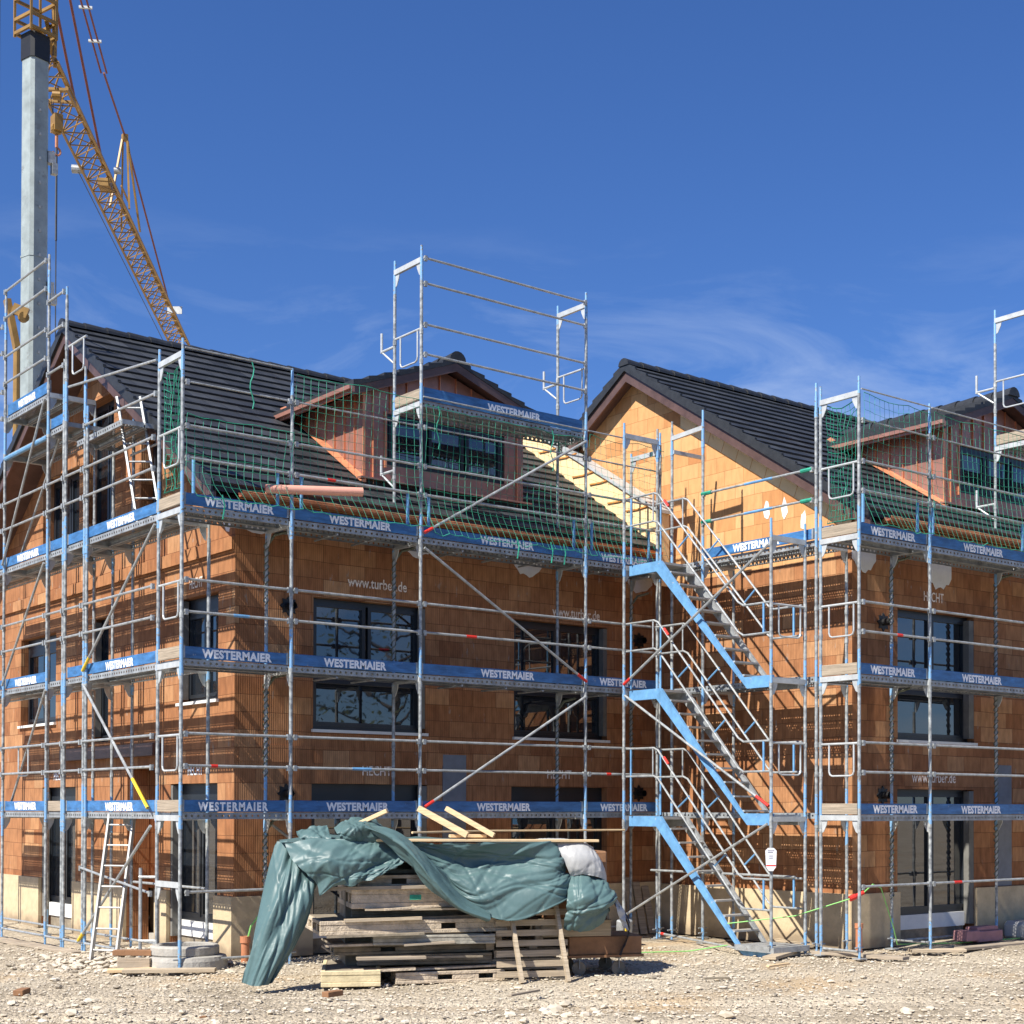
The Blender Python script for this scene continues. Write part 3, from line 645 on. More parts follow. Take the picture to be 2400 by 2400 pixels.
def dormer(parent, x0, yf, zr_at):
    """gabled roof dormer; x0 = left cheek, yf = face, zr_at(y) = main roof height"""
    w = 3.0; x1 = x0+w; xm = x0+w/2; ze = 8.42; za = 8.98
    ov = 0.34; yv = yf-0.30
    yb = yf+3.85; yc = yf
    while zr_at(yc) < ze+0.03: yc += 0.02
    yl = yf
    while zr_at(yl) < ze-(za-ze)/(w/2)*ov+0.08: yl += 0.02
    d = MB()
    zs = zr_at(yf)-0.05
    # cheeks and face with window hole
    pts = lambda y: (y, zr_at(y)-0.05)
    for xx, s in ((x0, 1), (x1-0.12, 1)):
        d.hexa([(xx, yf, zs), (xx+0.12, yf, zs), (xx+0.12, yc, zr_at(yc)-0.06), (xx, yc, zr_at(yc)-0.06)],
               [(xx, yf, ze+0.03), (xx+0.12, yf, ze+0.03), (xx+0.12, yc, ze+0.03), (xx, yc, ze+0.03)])
    d.box(x0+0.12, x1-0.12, yf+0.5, yf+0.56, zr_at(yf+.5)-0.05, ze+0.02)
    f = MB(); wx0, wx1, wz0, wz1 = x0+0.40, x1-0.37, 7.38, 8.17
    f.box(x0+0.121, wx0, yf, yf+0.12, zs, ze+0.02); f.box(wx1, x1-0.121, yf, yf+0.12, zs, ze+0.02)
    f.box(wx0, wx1, yf, yf+0.12, zs, wz0); f.box(wx0, wx1, yf, yf+0.12, wz1, ze+0.02)
    f.hexa([(x0+.02, yf, ze+.02), (xm, yf, ze+.02), (xm, yf+.12, ze+.02), (x0+.02, yf+.12, ze+.02)], [(x0+.02, yf, ze+.05), (xm, yf, za), (xm, yf+.12, za), (x0+.02, yf+.12, ze+.05)])
    f.hexa([(xm, yf, ze+.02), (x1-.02, yf, ze+.02), (x1-.02, yf+.12, ze+.02), (xm, yf+.12, ze+.02)], [(xm, yf, za), (x1-.02, yf, ze+.05), (x1-.02, yf+.12, ze+.05), (xm, yf+.12, za)])
    body = f.build('dormer', 'copper', parent); split_build(d, 'cheek', 'copper', body)
    # standing seams; their sunlit orange is painted in with the brighter copper
    s = MB(); x = x0+0.16
    while x < x1-0.05:
        zt = ze+0.03+(za-ze)*(1-abs(x-xm)/(w/2)) - 0.03
        zb = zs if (x < wx0 or x > wx1) else wz1+0.02
        s.box(x, x+0.012, yf-0.03, yf+0.001, zb, zt); x += 0.30
    y = yf+0.22
    while y < yc-0.1:
        if zr_at(y) < ze: s.box(x0-0.03, x0+0.001, y, y+0.012, zr_at(y), ze+0.02)
        y += 0.30
    split_build(s, 'standing_seam', 'copper_new_and_lit', body)
    c = MB(); c.box(x0-0.012, x0+0.03, yf-0.02, yf-0.001, zs, ze); c.box(wx0-0.03, wx0, yf-0.03, yf-0.001, wz0-.05, wz1+.02)
    # flashing running down the cheek on the tiles
    ys = [yf-0.1+(yb-yf)*i/12 for i in range(13)]
    for a, b in zip(ys[:-1], ys[1:]):
        if zr_at(a) > ze: break
        c.hexa([(x0-0.10, a, zr_at(a)+0.038), (x0-0.002, a, zr_at(a)+0.038), (x0-0.002, b, zr_at(b)+0.038), (x0-0.10, b, zr_at(b)+0.038)],
               [(x0-0.10, a, zr_at(a)+0.05), (x0-0.002, a, zr_at(a)+0.10), (x0-0.002, b, zr_at(b)+0.10), (x0-0.10, b, zr_at(b)+0.05)])
    c.build('flashing', 'copper_new_and_lit', body)
    # roof of the dormer
    r = MB(); xl = x0-ov; xr = x1+ov; sl = (za-ze)/(w/2); zl = ze-sl*ov+0.10; zt = za+0.10
    n = 7
    for side in (0, 1):
        for i in range(n):
            t0 = i/n; t1 = (i+1)/n
            xa = (xl+(xm-xl)*t0) if side == 0 else (xr+(xm-xr)*t0); xb = (xl+(xm-xl)*t1) if side == 0 else (xr+(xm-xr)*t1)
            za_ = zl+(zt-zl)*t0; zb_ = zl+(zt-zl)*t1
            r.hexa([(xa, yv, za_), (xa, yb, za_), (xb, yb, zb_), (xb, yv, zb_)], [(xa, yv, za_+0.10), (xa, yb, za_+0.10), (xb, yb, zb_+0.055), (xb, yv, zb_+0.055)])
    rr = r.build('dormer_roof', 'ridge', body)
    q = MB(); y = yv-0.03
    while y < yb:
        vs = []
        for (yy, rd) in ((y, 0.15), (y+0.42, 0.125)):
            for j in range(9):
                t = math.pi*j/8; vs.append((xm+rd*math.cos(t), yy, zt+0.03+rd*math.sin(t)))
        q.add(vs, [(j+1, j, 9+j, 10+j) for j in range(8)]); q.add(vs[:9], [tuple(range(9))]); y += 0.38
    q.build('ridge_cap', 'ridge', rr)
    v = MB(); e = MB()
    for (xa, xb) in ((xl, xm), (xr, xm)):
        v.hexa([(xa, yv+0.01, zl-0.13), (xa, yv+0.04, zl-0.13), (xb, yv+0.04, zt-0.13), (xb, yv+0.01, zt-0.13)], [(xa, yv+0.01, zl-0.002), (xa, yv+0.04, zl-0.002), (xb, yv+0.04, zt-0.002), (xb, yv+0.01, zt-0.002)])
        v.hexa([(xa, yv+0.04, zl-0.05), (xa, yb, zl-0.05), (xb, yb, zt-0.05), (xb, yv+0.04, zt-0.05)], [(xa, yv+0.04, zl-0.003), (xa, yb, zl-0.003), (xb, yb, zt-0.003), (xb, yv+0.04, zt-0.003)])
    split_build(v, 'verge_board', 'verge', rr)
    e.box(xl-0.02, xl+0.02, yv, yl, zl-0.09, zl-0.004); e.box(xl-0.07, xl-0.02, yv, yl, zl-0.05, zl+0.01); split_build(e, 'eave_board', 'copper', rr)
    window(TF(yf), 'F', wx0, wx1, wz0, wz1, body, mull=2, setback=0.03, name='window', sill=False)
    g = MB(); g.box(x0-0.1, x1+0.1, yf-0.12, yf-0.002, zr_at(yf)+0.03, zr_at(yf)+0.06); g.build('sill_flashing', 'copper', body)
def outlet(parent, x, y, z, name='cable_outlet'):
    m = MB(); n = 16
    for k in range(n):
        pass
    rim = [(x+(0.10 if k % 2 else 0.145)*math.cos(2*math.pi*k/n), z+(0.10 if k % 2 else 0.145)*math.sin(2*math.pi*k/n)) for k in range(n)]
    m.prism(rim, TF(y), -0.02, -0.002); m.tube([(x, y-0.16, z), (x, y-0.02, z)], 0.055, 12, caps=False); m.tube([(x, y-0.02, z), (x, y-0.021, z)], 0.055, 12)
    m.build(name, 'black', parent)
def patch_poly(parent, cx, cz, w, h, T, mat='white', name='render_patch', seed=0):
    rr = random.Random(seed); pts = [(cx-w/2, cz+h/2), (cx+w/2, cz+h/2)]
    k = 9
    low = [(cx+w/2-w*i/k*1.0, cz+h/2-h*(0.35+0.65*math.sin(math.pi*(0.12+0.76*i/k)))*rr.uniform(0.88, 1.05)) for i in range(k+1)]
    m = MB(); m.prism([pts[0]]+[pts[1]]+low, T, -0.008, -0.001); return m.build(name, mat, parent)

# ---- left house
HA = empty('house', (5.2, 6.0, 0), 'brick house on the left whose dark roof carries the copper dormer behind the raised scaffold', 'house', 'unfinished brick houses')
ZR, YR, SL = 10.0, 6.05, 0.625
zrA = lambda y: ZR-SL*abs(YR-y)
opF = [(2.48, 4.40, 3.27, 5.20), (6.08, 8.02, 3.27, 5.17), (2.46, 4.44, 0.0, 2.48), (6.03, 8.02, 0.0, 2.47)]
f = wall(TF(1.05), 0.36, 1.25, 9.15, lambda a: 6.55, opF); f.build('front_wall', 'brick', HA)
opG = [(1.57, 2.87, 3.68, 5.22), (5.62, 6.28, 3.2, 5.25), (8.0, 9.8, 3.62, 5.2), (1.57, 3.17, 0.0, 2.48), (3.62, 4.82, 0.0, 2.75), (7.03, 8.64, 0.0, 2.48),
       (3.55, 4.35, 6.35, 7.9), (5.45, 6.75, 6.3, 8.9), (6.95, 8.7, 6.3, 7.95)]
f = wall(TG(1.25), 0.36, 1.4102, 11.05, lambda a: zrA(a)-0.13, opG, breaks=(YR,)); f.build('gable_wall', 'brick', HA)
f = MB(); f.box(1.25+0.55, 1.25+0.65, 3.4, 5.1, 0.84, 2.9); f.box(1.62, 1.9, 3.40, 3.615, 0.84, 2.9); f.box(1.62, 1.9, 4.825, 5.05, 0.84, 2.9); split_build(f, 'niche_wall', 'brick', HA)
f = MB(); f.box(1.75, 1.85, 3.4, 5.1, 0, 0.838); f.build('niche_plinth', 'plinth', HA)
f = wall(TF(11.05-0.36), 0.36, 1.6102, 9.15, lambda a: 6.7, []); f.build('rear_wall', 'brick', HA)
f = MB(); f.box(1.62, 9.1, 1.42, 10.68, 2.75, 3.0); f.box(1.62, 9.1, 1.42, 10.68, 5.6, 5.85); f.box(1.62, 9.1, 1.42, 10.68, 0.0, 0.12); split_build(f, 'floor_slab', 'concrete', HA)
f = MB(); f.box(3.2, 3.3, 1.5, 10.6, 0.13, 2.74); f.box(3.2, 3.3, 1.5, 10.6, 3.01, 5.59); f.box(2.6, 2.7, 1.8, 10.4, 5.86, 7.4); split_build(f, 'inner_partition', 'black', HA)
# plinth insulation, sits proud of the bricks
f = MB(); f.box(1.19, 2.46, 0.99, 1.046, 0.0, 0.88); f.box(4.44, 6.03, 0.99, 1.046, 0.0, 0.88); f.box(8.02, 9.09, 0.99, 1.046, 0.0, 0.86); split_build(f, 'front_plinth_board', 'plinth', HA)
f = MB(); f.box(1.19, 1.246, 1.047, 1.57, 0, 0.88); f.box(1.19, 1.246, 3.17, 3.62, 0, 0.88); f.box(1.19, 1.246, 4.82, 7.03, 0, 0.88); f.box(1.19, 1.246, 8.64, 11, 0, 0.88); split_build(f, 'gable_plinth_board', 'plinth', HA)
f = MB(); f.box(1.10, 1.245, 3.5, 7.4, 2.92, 3.10); f.box(1.12, 1.245, 3.5, 7.4, 3.10, 3.115); f.build('canopy_flashing', 'verge', HA)
f = MB(); f.box(4.52+0.2, 4.95+0.2, 1.036, 1.049, 0.9, 2.95); f.build('grey_infill_block', 'styro', HA)
window(TF(1.05), 'F', 2.48, 4.40, 4.08, 5.20, HA, mull=1, sill=False); window(TF(1.05), 'F', 2.48, 4.40, 3.27, 4.078, HA, mull=0, bottom=0.0)
window(TF(1.05), 'F', 6.08, 8.02, 4.08, 5.17, HA, mull=1, sill=False); window(TF(1.05), 'F', 6.08, 8.02, 3.27, 4.078, HA, mull=0)
window(TF(1.05), 'F', 2.46, 4.44, 0.45, 2.48, HA, mull=1, name='patio_door', box=0.22, sill=False)
window(TF(1.05), 'F', 6.03, 8.02, 0.45, 2.47, HA, mull=1, name='patio_door', box=0.22, sill=False)
window(TG(1.25), 'G', 1.57, 2.87, 3.68, 5.22, HA, mull=1, box=0.18)
window(TG(1.25), 'G', 5.62, 6.28, 3.2, 5.25, HA, mull=0, box=0.0, sill=False)
window(TG(1.25), 'G', 8.0, 9.8, 3.62, 5.2, HA, mull=1, box=0.2)
window(TG(1.25), 'G', 1.57, 3.17, 0.45, 2.48, HA, mull=1, name='patio_door', box=0.2, sill=False)
window(TG(1.25), 'G', 7.03, 8.64, 0.45, 2.48, HA, mull=1, name='patio_door', box=0.2, sill=False)
window(TG(1.25), 'G', 5.45, 6.75, 6.3, 8.9, HA, mull=1, setback=0.2, sill=False)
window(TG(1.25), 'G', 3.55, 4.35, 6.35, 7.9, HA, mull=0, setback=0.2, sill=False)
window(TG(1.25), 'G', 6.95, 8.7, 6.3, 7.95, HA, mull=1, setback=0.2, sill=False)
for (a, b, z0, z1) in ((4.33, 4.397, 3.34, 5.18), (7.94, 8.017, 3.34, 5.15), (4.34, 4.437, 0.2, 2.46)):
    f = MB(); f.box(a, b, 1.055, 1.17, z0, z1); f.build('reveal_board', 'reveal', HA)
for (a, b, z0, z1) in ((2.80, 2.867, 3.73, 5.20), (3.10, 3.167, 0.2, 2.46), (6.20, 6.277, 3.3, 5.2), (8.55, 8.637, 0.2, 2.46)):
    f = MB(); f.box(1.255, 1.36, a, b, z0, z1); f.build('reveal_board', 'reveal', HA)
for (T__, a, b) in ((TF(1.05), 2.465, 4.335), (TF(1.05), 6.035, 8.015), (TG(1.25), 1.575, 3.095), (TG(1.25), 7.035, 8.54)):
    f = MB(); pbox(f, T__, a, b, 0.10, 0.2, 0.22, 0.448); f.build('door_threshold', 'white', HA); f = MB(); pbox(f, T__, a, b, 0.13, 0.2, 0.0, 0.218); f.build('door_base', 'panel_dark', HA)
for (x0_, x1_) in ((1.3, 2.45), (2.5, 4.4), (4.45, 6.05), (6.1, 8.0), (8.05, 9.1)):
    f = MB(); f.box(x0_, x1_, 1.040, 1.0485, 2.78, 3.02); f.build('ring_beam_course', 'brick', HA)
lettering('www.turber.de', (3.55, 1.043, 5.48), 'F', 1.02, 0.15, HA, 'stencil', bold=0.014)
lettering('www.turber.de', (7.35, 1.043, 5.36), 'F', 1.0, 0.15, HA, 'stencil', bold=0.014)
lettering('HECHT', (3.55, 1.043, 2.68), 'F', 0.5, 0.14, HA, 'stencil', bold=0.012)
lettering('HECHT', (7.0, 1.043, 2.68), 'F', 0.5, 0.14, HA, 'stencil', bold=0.012)
lettering('HECHT', (1.243, 2.3, 5.42), 'G', 0.45, 0.15, HA, 'stencil', bold=0.012)
lettering('HECHT', (1.243, 2.3, 2.68), 'G', 0.5, 0.15, HA, 'letter', bold=0.012)
lettering('HECHT', (1.243, 7.8, 2.68), 'G', 0.5, 0.15, HA, 'letter', bold=0.012)
for (x, z) in ((2.08, 5.02), (2.05, 2.33), (8.72, 5.0), (8.72, 2.38)): outlet(HA, x, 1.05, z)
patch_poly(HA, 1.62, 6.20, 0.7, 0.42, TF(1.05), seed=1); patch_poly(HA, 4.25, 6.12, 0.5, 0.35, TF(1.05), seed=2); patch_poly(HA, 6.35, 6.05, 0.55, 0.4, TF(1.05), seed=3); patch_poly(HA, 8.75, 6.0, 0.55, 0.38, TF(1.05), seed=4)
patch_poly(HA, 1.25, 6.22, 0.34, 0.38, TG(1.25), seed=5)
f = MB(); f.box(1.20, 1.2485, 1.05, 11.0, 5.75, 5.93); f.build('clay_ledge', 'brick', HA)
ro = build_roof(HA, 0.62, 8.68, 0.45, zrA(0.45), YR, ZR, 11.65)
eaves(HA, 1.0, 8.62, 0.45, zrA(0.45), 1.05)
dormer(HA, 3.47, 1.35, zrA)
# insulated parapet wall at the right end of the roof
f = MB(); f.hexa([(8.70, 0.55, 5.9), (8.98, 0.55, 5.9), (8.98, 5.9, 9.0), (8.70, 5.9, 9.0)], [(8.70, 0.55, zrA(0.55)+0.60), (8.98, 0.55, zrA(0.55)+0.60), (8.98, 5.9, zrA(5.9)+0.3), (8.70, 5.9, zrA(5.9)+0.3)]); pw = f.build('parapet', 'yellow_ins', HA)
f = MB(); f.hexa([(8.66, 0.50, zrA(0.5)+0.602), (9.03, 0.50, zrA(0.5)+0.602), (9.03, 5.9, zrA(5.9)+0.302), (8.66, 5.9, zrA(5.9)+0.302)], [(8.66, 0.50, zrA(0.5)+0.66), (9.03, 0.50, zrA(0.5)+0.66), (9.03, 5.9, zrA(5.9)+0.36), (8.66, 5.9, zrA(5.9)+0.36)]); f.build('coping', 'white_steel', pw)
f = MB()
for i in range(6):
    y = 1.0+i*0.5; z = zrA(y)+0.42-0.1*(i % 2); f.tube([(8.693, y-0.25, z+0.02), (8.693, y+0.05, z), (8.693, y+0.35, z+0.015)], 0.02, 5)
split_build(f, 'foam_seam', 'orange', pw)

# ---- right house
HB = empty('house', (13.5, 1.6, 0), 'brick house on the right with tall pale orange gable wall behind the stair tower', 'house', 'unfinished brick houses')
ZRB, YRB, SLB = 9.93, 1.60, 0.607
zrB = lambda y: ZRB-SLB*abs(YRB-y)
opB = [(10.21, 12.15, 3.2, 5.26), (10.2, 12.14, 0.0, 2.43), (14.3, 16.0, 3.2, 5.2), (14.3, 16.0, 0.2, 2.4)]
f = wall(TF(-3.4), 0.36, 9.15, 18.0, lambda a: 6.5, opB); f.build('front_wall', 'brick', HB)
f = wall(TG(9.15), 0.36, -3.0398, 6.6, lambda a: min(5.98, 20), []); f.build('gable_wall', 'brick', HB)
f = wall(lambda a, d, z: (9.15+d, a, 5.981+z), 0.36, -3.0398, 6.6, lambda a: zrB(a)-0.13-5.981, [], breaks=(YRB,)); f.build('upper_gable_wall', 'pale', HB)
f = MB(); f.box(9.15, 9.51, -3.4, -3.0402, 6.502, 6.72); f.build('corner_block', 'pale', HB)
f = MB(); 
f.hexa([(9.143, -3.39, zrB(-3.4)-0.60), (9.149, -3.39, zrB(-3.4)-0.60), (9.149, 0.45, zrB(0.45)-0.60), (9.143, 0.45, zrB(0.45)-0.60)], [(9.143, -3.39, zrB(-3.4)-0.12), (9.149, -3.39, zrB(-3.4)-0.12), (9.149, 0.45, zrB(0.45)-0.12), (9.143, 0.45, zrB(0.45)-0.12)]); f.build('sloped_block_course', 'yellow_ins', HB)
f = MB()
for i in range(11):
    y = -3.2+i*0.33; z = zrB(y); f.beam((9.1425, y, z-0.59), (9.1425, y-0.16, z-0.23), 0.003, 0.010, up=(1,0,0))
f.beam((9.1425, -3.39, zrB(-3.39)-0.60), (9.1425, 0.45, zrB(0.45)-0.60), 0.003, 0.012, up=(1,0,0)); split_build(f, 'block_joint', 'orange', HB)
f = wall(TF(6.6-0.36), 0.36, 9.5102, 18.0, lambda a: 6.6, []); f.build('rear_wall', 'brick', HB)
f = MB(); f.box(9.52, 18, -3.03, 6.2, 2.7, 2.95); f.box(9.52, 18, -3.03, 6.2, 5.6, 5.85); f.box(9.52, 18, -3.03, 6.2, 0, 0.12); split_build(f, 'floor_slab', 'concrete', HB)
f = MB(); f.box(9.10, 10.2, -3.46, -3.404, 0, 0.83); f.box(12.14, 14.3, -3.46, -3.404, 0, 0.83); split_build(f, 'front_plinth_board', 'plinth', HB)
f = MB(); f.box(9.09, 9.146, -3.403, 0.985, 0, 0.83); split_build(f, 'gable_plinth_board', 'plinth', HB)
f = MB(); f.box(12.75, 13.15, -3.414, -3.401, 0.84, 2.85); f.build('grey_infill_block', 'styro', HB)
window(TF(-3.4), 'F', 10.21, 12.15, 4.05, 5.26, HB, mull=1, sill=False); window(TF(-3.4), 'F', 10.21, 12.15, 3.2, 4.048, HB, mull=0)
window(TF(-3.4), 'F', 10.2, 12.14, 0.45, 2.43, HB, mull=1, name='patio_door', sill=False)
window(TF(-3.4), 'F', 14.3, 16.0, 3.2, 5.2, HB, mull=1)
for (a, b, z0, z1) in ((12.02, 12.147, 3.27, 5.2), (12.02, 12.137, 0.25, 2.41)):
    f = MB(); f.box(a, b, -3.395, -3.28, z0, z1); f.build('reveal_board', 'reveal', HB)
f = MB(); f.box(10.205, 12.015, -3.30, -3.2, 0.22, 0.448); f.build('door_threshold', 'white', HB); f = MB(); f.box(10.205, 12.015, -3.27, -3.2, 0.0, 0.218); f.build('door_base', 'panel_dark', HB)
lettering('HECHT', (11.1, -3.407, 5.50), 'F', 0.5, 0.15, HB, 'stencil', bold=0.012)
lettering('www.turber.de', (11.1, -3.407, 2.62), 'F', 1.1, 0.16, HB, 'stencil', bold=0.006)
for (x, z) in ((9.86, 5.0), (9.84, 2.33)): outlet(HB, x, -3.4, z)
patch_poly(HB, 9.42, 5.95, 0.55, 0.5, TF(-3.4), seed=7); patch_poly(HB, 11.25, 5.85, 0.6, 0.45, TF(-3.4), seed=8)
for y, z in ((-1.6, 6.9), (-2.4, 6.62), (-2.0, 6.88)):
    f = MB(); pts = [(y+0.08*math.cos(k)*random.uniform(.6, 1), z+0.20*math.sin(k)*random.uniform(.6, 1)) for k in [i*0.7 for i in range(9)]]; f.prism(pts, TG(9.15), -0.006, -0.001); f.build('mortar_smear', 'white', HB)
build_roof(HB, 8.86, 18.5, -3.98, zrB(-3.98), YRB, ZRB, 7.18)
eaves(HB, 9.2, 18.0, -3.98, zrB(-3.98), -3.4)
dormer(HB, 11.77, -3.08, lambda y: zrB(y))
MB().box(9.3, 12.0, 6.0, 6.1, 0, 0.1)

# ------------------------------------------------------------------ scaffolding
class Scaf:
    def __init__(s, loc, label, group='steel facade scaffolds'):
        s.e = empty('scaffold', loc, label, 'scaffold', group)
    def post(s, x, y, z0, z1, lv=(2.0, 4.0, 6.0, 8.0), plate=True):
        m = MB(); m.tube([(x, y, z0+0.12), (x, y, z1-0.2)], 0.0242, 10); m.tube([(x, y, z1-0.25), (x, y, z1)], 0.019, 8)
        m.tube([(x, y, z0), (x, y, z0+0.3)], 0.018, 8)
        for l in lv:
            if z0+0.3 < l < z1-0.3: m.tube([(x, y, l-0.16), (x, y, l-0.05)], 0.029, 10)
            for q in (0.62, 1.05):
                if z0+0.3 < l+q < z1-0.3: m.tube([(x, y, l+q-0.035), (x, y, l+q+0.035)], 0.030, 8)
        o = m.build('standard', 'post', s.e, smooth=False)
        if plate and z0 < 0.5:
            b = MB(); b.box(x-0.075, x+0.075, y-0.075, y+0.075, z0-0.005, z0+0.012); b.tube([(x-.09, y, z0+.16), (x+.09, y, z0+.16)], 0.012, 6); b.build('base_plate', 'galv', o)
        return o
    def transom(s, p, q, z, g=True):
        m = MB(); m.beam((p[0], p[1], z), (q[0], q[1], z), 0.045, 0.075)
        d = Vector((q[0]-p[0], q[1]-p[1], 0)).normalized()
        if g:
            for (c, sg) in ((Vector((p[0], p[1], z)), 1), (Vector((q[0], q[1], z)), -1)):
                a = d*sg; pr_ = a.cross(Vector((0,0,1)))*0.006
                pts = [c+a*0.026+Vector((0,0,-0.03)), c+a*0.13+Vector((0,0,-0.03)), c+a*0.115+Vector((0,0,-0.10)), c+a*0.06+Vector((0,0,-0.20)), c+a*0.026+Vector((0,0,-0.22))]
                m.add([v-pr_ for v in pts]+[v+pr_ for v in pts], [tuple(range(5)), tuple(range(9, 4, -1))]+[(i, (i+1) % 5, (i+1) % 5+5, i+5) for i in range(5)])
        m.build('transom', 'white_steel', s.e)
    def rail(s, p, q, r=0.0185, mat='tube', clamp=True, mark=None, name='guard_rail'):
        p = Vector(p); q = Vector(q); m = MB(); m.tube([p, q], r, 8)
        if clamp:
            d = (q-p).normalized()
            for c in (p+d*0.03, q-d*0.03): m.box(c.x-0.022, c.x+0.022, c.y-0.022, c.y+0.022, c.z-0.045, c.z+0.03)
        o = m.build(name, mat, s.e)
        if mark:
            t = MB(); a = p.lerp(q, mark[0]); b = p.lerp(q, mark[1]); t.tube([a, b], r+0.003, 8); t.build('colour_mark', mark[2], o)
        return o
    def deck(s, ax, a0, a1, b0, b1, z):
        """two perforated planks side by side; ax = direction of the planks"""
        m = MB(); mid = (b0+b1)/2; u0 = random.random()
        P = (lambda a, b, zz: (a, b, zz)) if ax == 'x' else (lambda a, b, zz: (b, a, zz))
        for (c0, c1) in ((b0+0.035, mid-0.012), (mid+0.012, b1-0.035)):
            a, b = a0+0.03, a1-0.03
            m.mi = 0
            m.add([P(a, c0, z), P(b, c0, z), P(b, c1, z), P(a, c1, z)], [(0, 1, 2, 3)], [[(a, 0.02), (b, 0.02), (b, 0.02+c1-c0), (a, 0.02+c1-c0)]])
            m.mi = 1
            for c in (c0, c1):
                m.add([P(a, c, z-0.002), P(b, c, z-0.002), P(b, c, z-0.085), P(a, c, z-0.085)], [(0, 1, 2, 3)], [[(a+u0, 0.085), (b+u0, 0.085), (b+u0, 0.0), (a+u0, 0.0)]])
                s_ = 0.03 if c == c0 else -0.03
                m.add([P(a, c, z-0.085), P(b, c, z-0.085), P(b, c+s_, z-0.085), P(a, c+s_, z-0.085)], [(0, 1, 2, 3)], [[(0, 0.2)]*4])
            for a_ in (a, b):
                m.add([P(a_, c0, z-0.002), P(a_, c1, z-0.002), P(a_, c1, z-0.07), P(a_, c0, z-0.07)], [(0, 1, 2, 3)], [[(0, 0.2)]*4])
        m.build('deck', ['deck', 'flange'], s.e)
    def toe(s, ax, a0, a1, b, z, text=True, mat='blue', tw=1.0, spacing=1.05, h=0.155, side=-1, name='toe_board', off=0.0):
        """board standing on the deck edge. b = centre of its thickness"""
        m = MB(); T = (lambda a, bb, zz: (a, bb, zz)) if ax == 'x' else (lambda a, bb, zz: (bb, a, zz))
        p = T(a0+0.035, b-0.012, z); q = T(a1-0.035, b+0.012, z+h)
        m.box(min(p[0], q[0]), max(p[0], q[0]), min(p[1], q[1]), max(p[1], q[1]), z, z+h)
        o = m.build(name, mat, s.e, bevel=0.004)
        if text:
            c = T((a0+a1)/2+off+random.uniform(-.05, .05), b-0.0145, z+h/2+random.uniform(-.008, .006)); lettering('WESTERMAIER', c, 'F' if ax == 'x' else 'G', min(tw, (a1-a0)*0.66), 0.110, o, bold=0.048, spacing=spacing)
        # galvanised end caps
        e = MB()
        for a in (a0+0.03, a1-0.06):
            p = T(a, b-0.016, z); q = T(a+0.03, b+0.016, z); e.box(min(p[0], q[0]), max(p[0], q[0]), min(p[1], q[1]), max(p[1], q[1]), z+0.004, z+h+0.006)
        e.build('end_cap', 'galv', o)
    def wood_toe(s, p, q, z, h=0.155):
        m = MB(); m.beam((p[0], p[1], z+h/2), (q[0], q[1], z+h/2), 0.032, h); m.build('wooden_toe_board', 'greywood', s.e, bevel=0.004)
    def end_guard(s, p, q, z):
        p = Vector((p[0], p[1], z)); q = Vector((q[0], q[1], z)); d = (q-p); L_ = d.length; d.normalize(); m = MB()
        m.tube([p, q], 0.017, 8)
        a = p+d*(L_*0.22); b = q-d*(L_*0.14); c = 0.06; D = 0.46; dn = Vector((0,0,-1))
        m.tube([a, a+dn*(D-c), a+dn*(D-c*0.3)+d*c*0.3, a+dn*D+d*c, b+dn*D-d*c, b+dn*(D-c*0.3)-d*c*0.3, b+dn*(D-c), b], 0.0135, 7)
        m.build('end_guard', 'white_steel', s.e, smooth=False)
    def brace(s, p, q, mark=None, mat='tube'):
        return s.rail(p, q, 0.0205, mat, False, mark, 'diagonal_brace')
LV = (2.07, 4.07, 6.07)

# ---- front scaffold of the left house
A = Scaf((3.5, 0.3, 0), 'blue boarded scaffold before the shaded front of the left house, with the raised tower bay')
FX = [0, 1.57, 3.64, 6.71, 8.28]
tops_o = [8.22, 8.12, 10.31, 10.30, 8.32]; tops_i = [8.24, 6.0, 10.28, 10.27, 8.1]
for x, a, b in zip(FX, tops_o, tops_i):
    A.post(x, 0, 0.0, a); A.post(x, 0.73, 0.0, b)
    for z in (2.0, 4.0, 6.0):
        A.transom((x, 0), (x, 0.73), z-0.01)
A.transom((0, 0), (0, 0.73), 8.02); A.transom((0, 0), (0, 0.73), 1.12)
for x in (3.64, 6.71):
    A.transom((x, 0), (x, 0.73), 8.0); A.transom((x, 0), (x, 0.73), 10.10)
A.transom((8.28, 0), (8.28, 0.73), 8.0)
for i, (a, b) in enumerate(zip(FX[:-1], FX[1:])):
    for k, z in enumerate(LV):
        A.deck('x', a, b, 0, 0.73, z-0.01)
        A.toe('x', a, b, 0.0+0.035, z, spacing=1.3 if (i == 0 and k == 0) else 1.07)
        if not (i == 3 and k == 9):
            mk = (0.25, 0.31, 'red') if (i+k) % 3 == 0 else ((0.45, 0.6, 'lightblue') if (i+k) % 4 == 1 else None)
            A.rail((a+.02, -0.03, z+0.60), (b-.02, -0.03, z+0.60), mark=mk); A.rail((a+.02, -0.03, z+1.02), (b-.02, -0.03, z+1.02))
    A.rail((a+.02, -0.03, 7.66), (b-.02, -0.03, 7.66), r=0.013); 
    if i != 1: A.rail((a+.02, -0.03, 8.10), (b-.02, -0.03, 8.10), r=0.012, clamp=False)
    # lower eave guard with blue legs
    A.rail((a+0.18, 0.10, 6.70), (b-0.12, 0.10, 6.70), r=0.022, mat='galv', clamp=False, name='eave_guard')
    for xx in (a+0.2, b-0.16): A.rail((xx, 0.10, 6.24), (xx, 0.10, 6.69), r=0.024, mat='lightblue', clamp=False, name='eave_guard_leg')
A.deck('x', 3.64, 6.71, 0, 0.73, 8.06); A.toe('x', 3.64, 6.71, 0.035, 8.07, off=0.15, h=0.19)
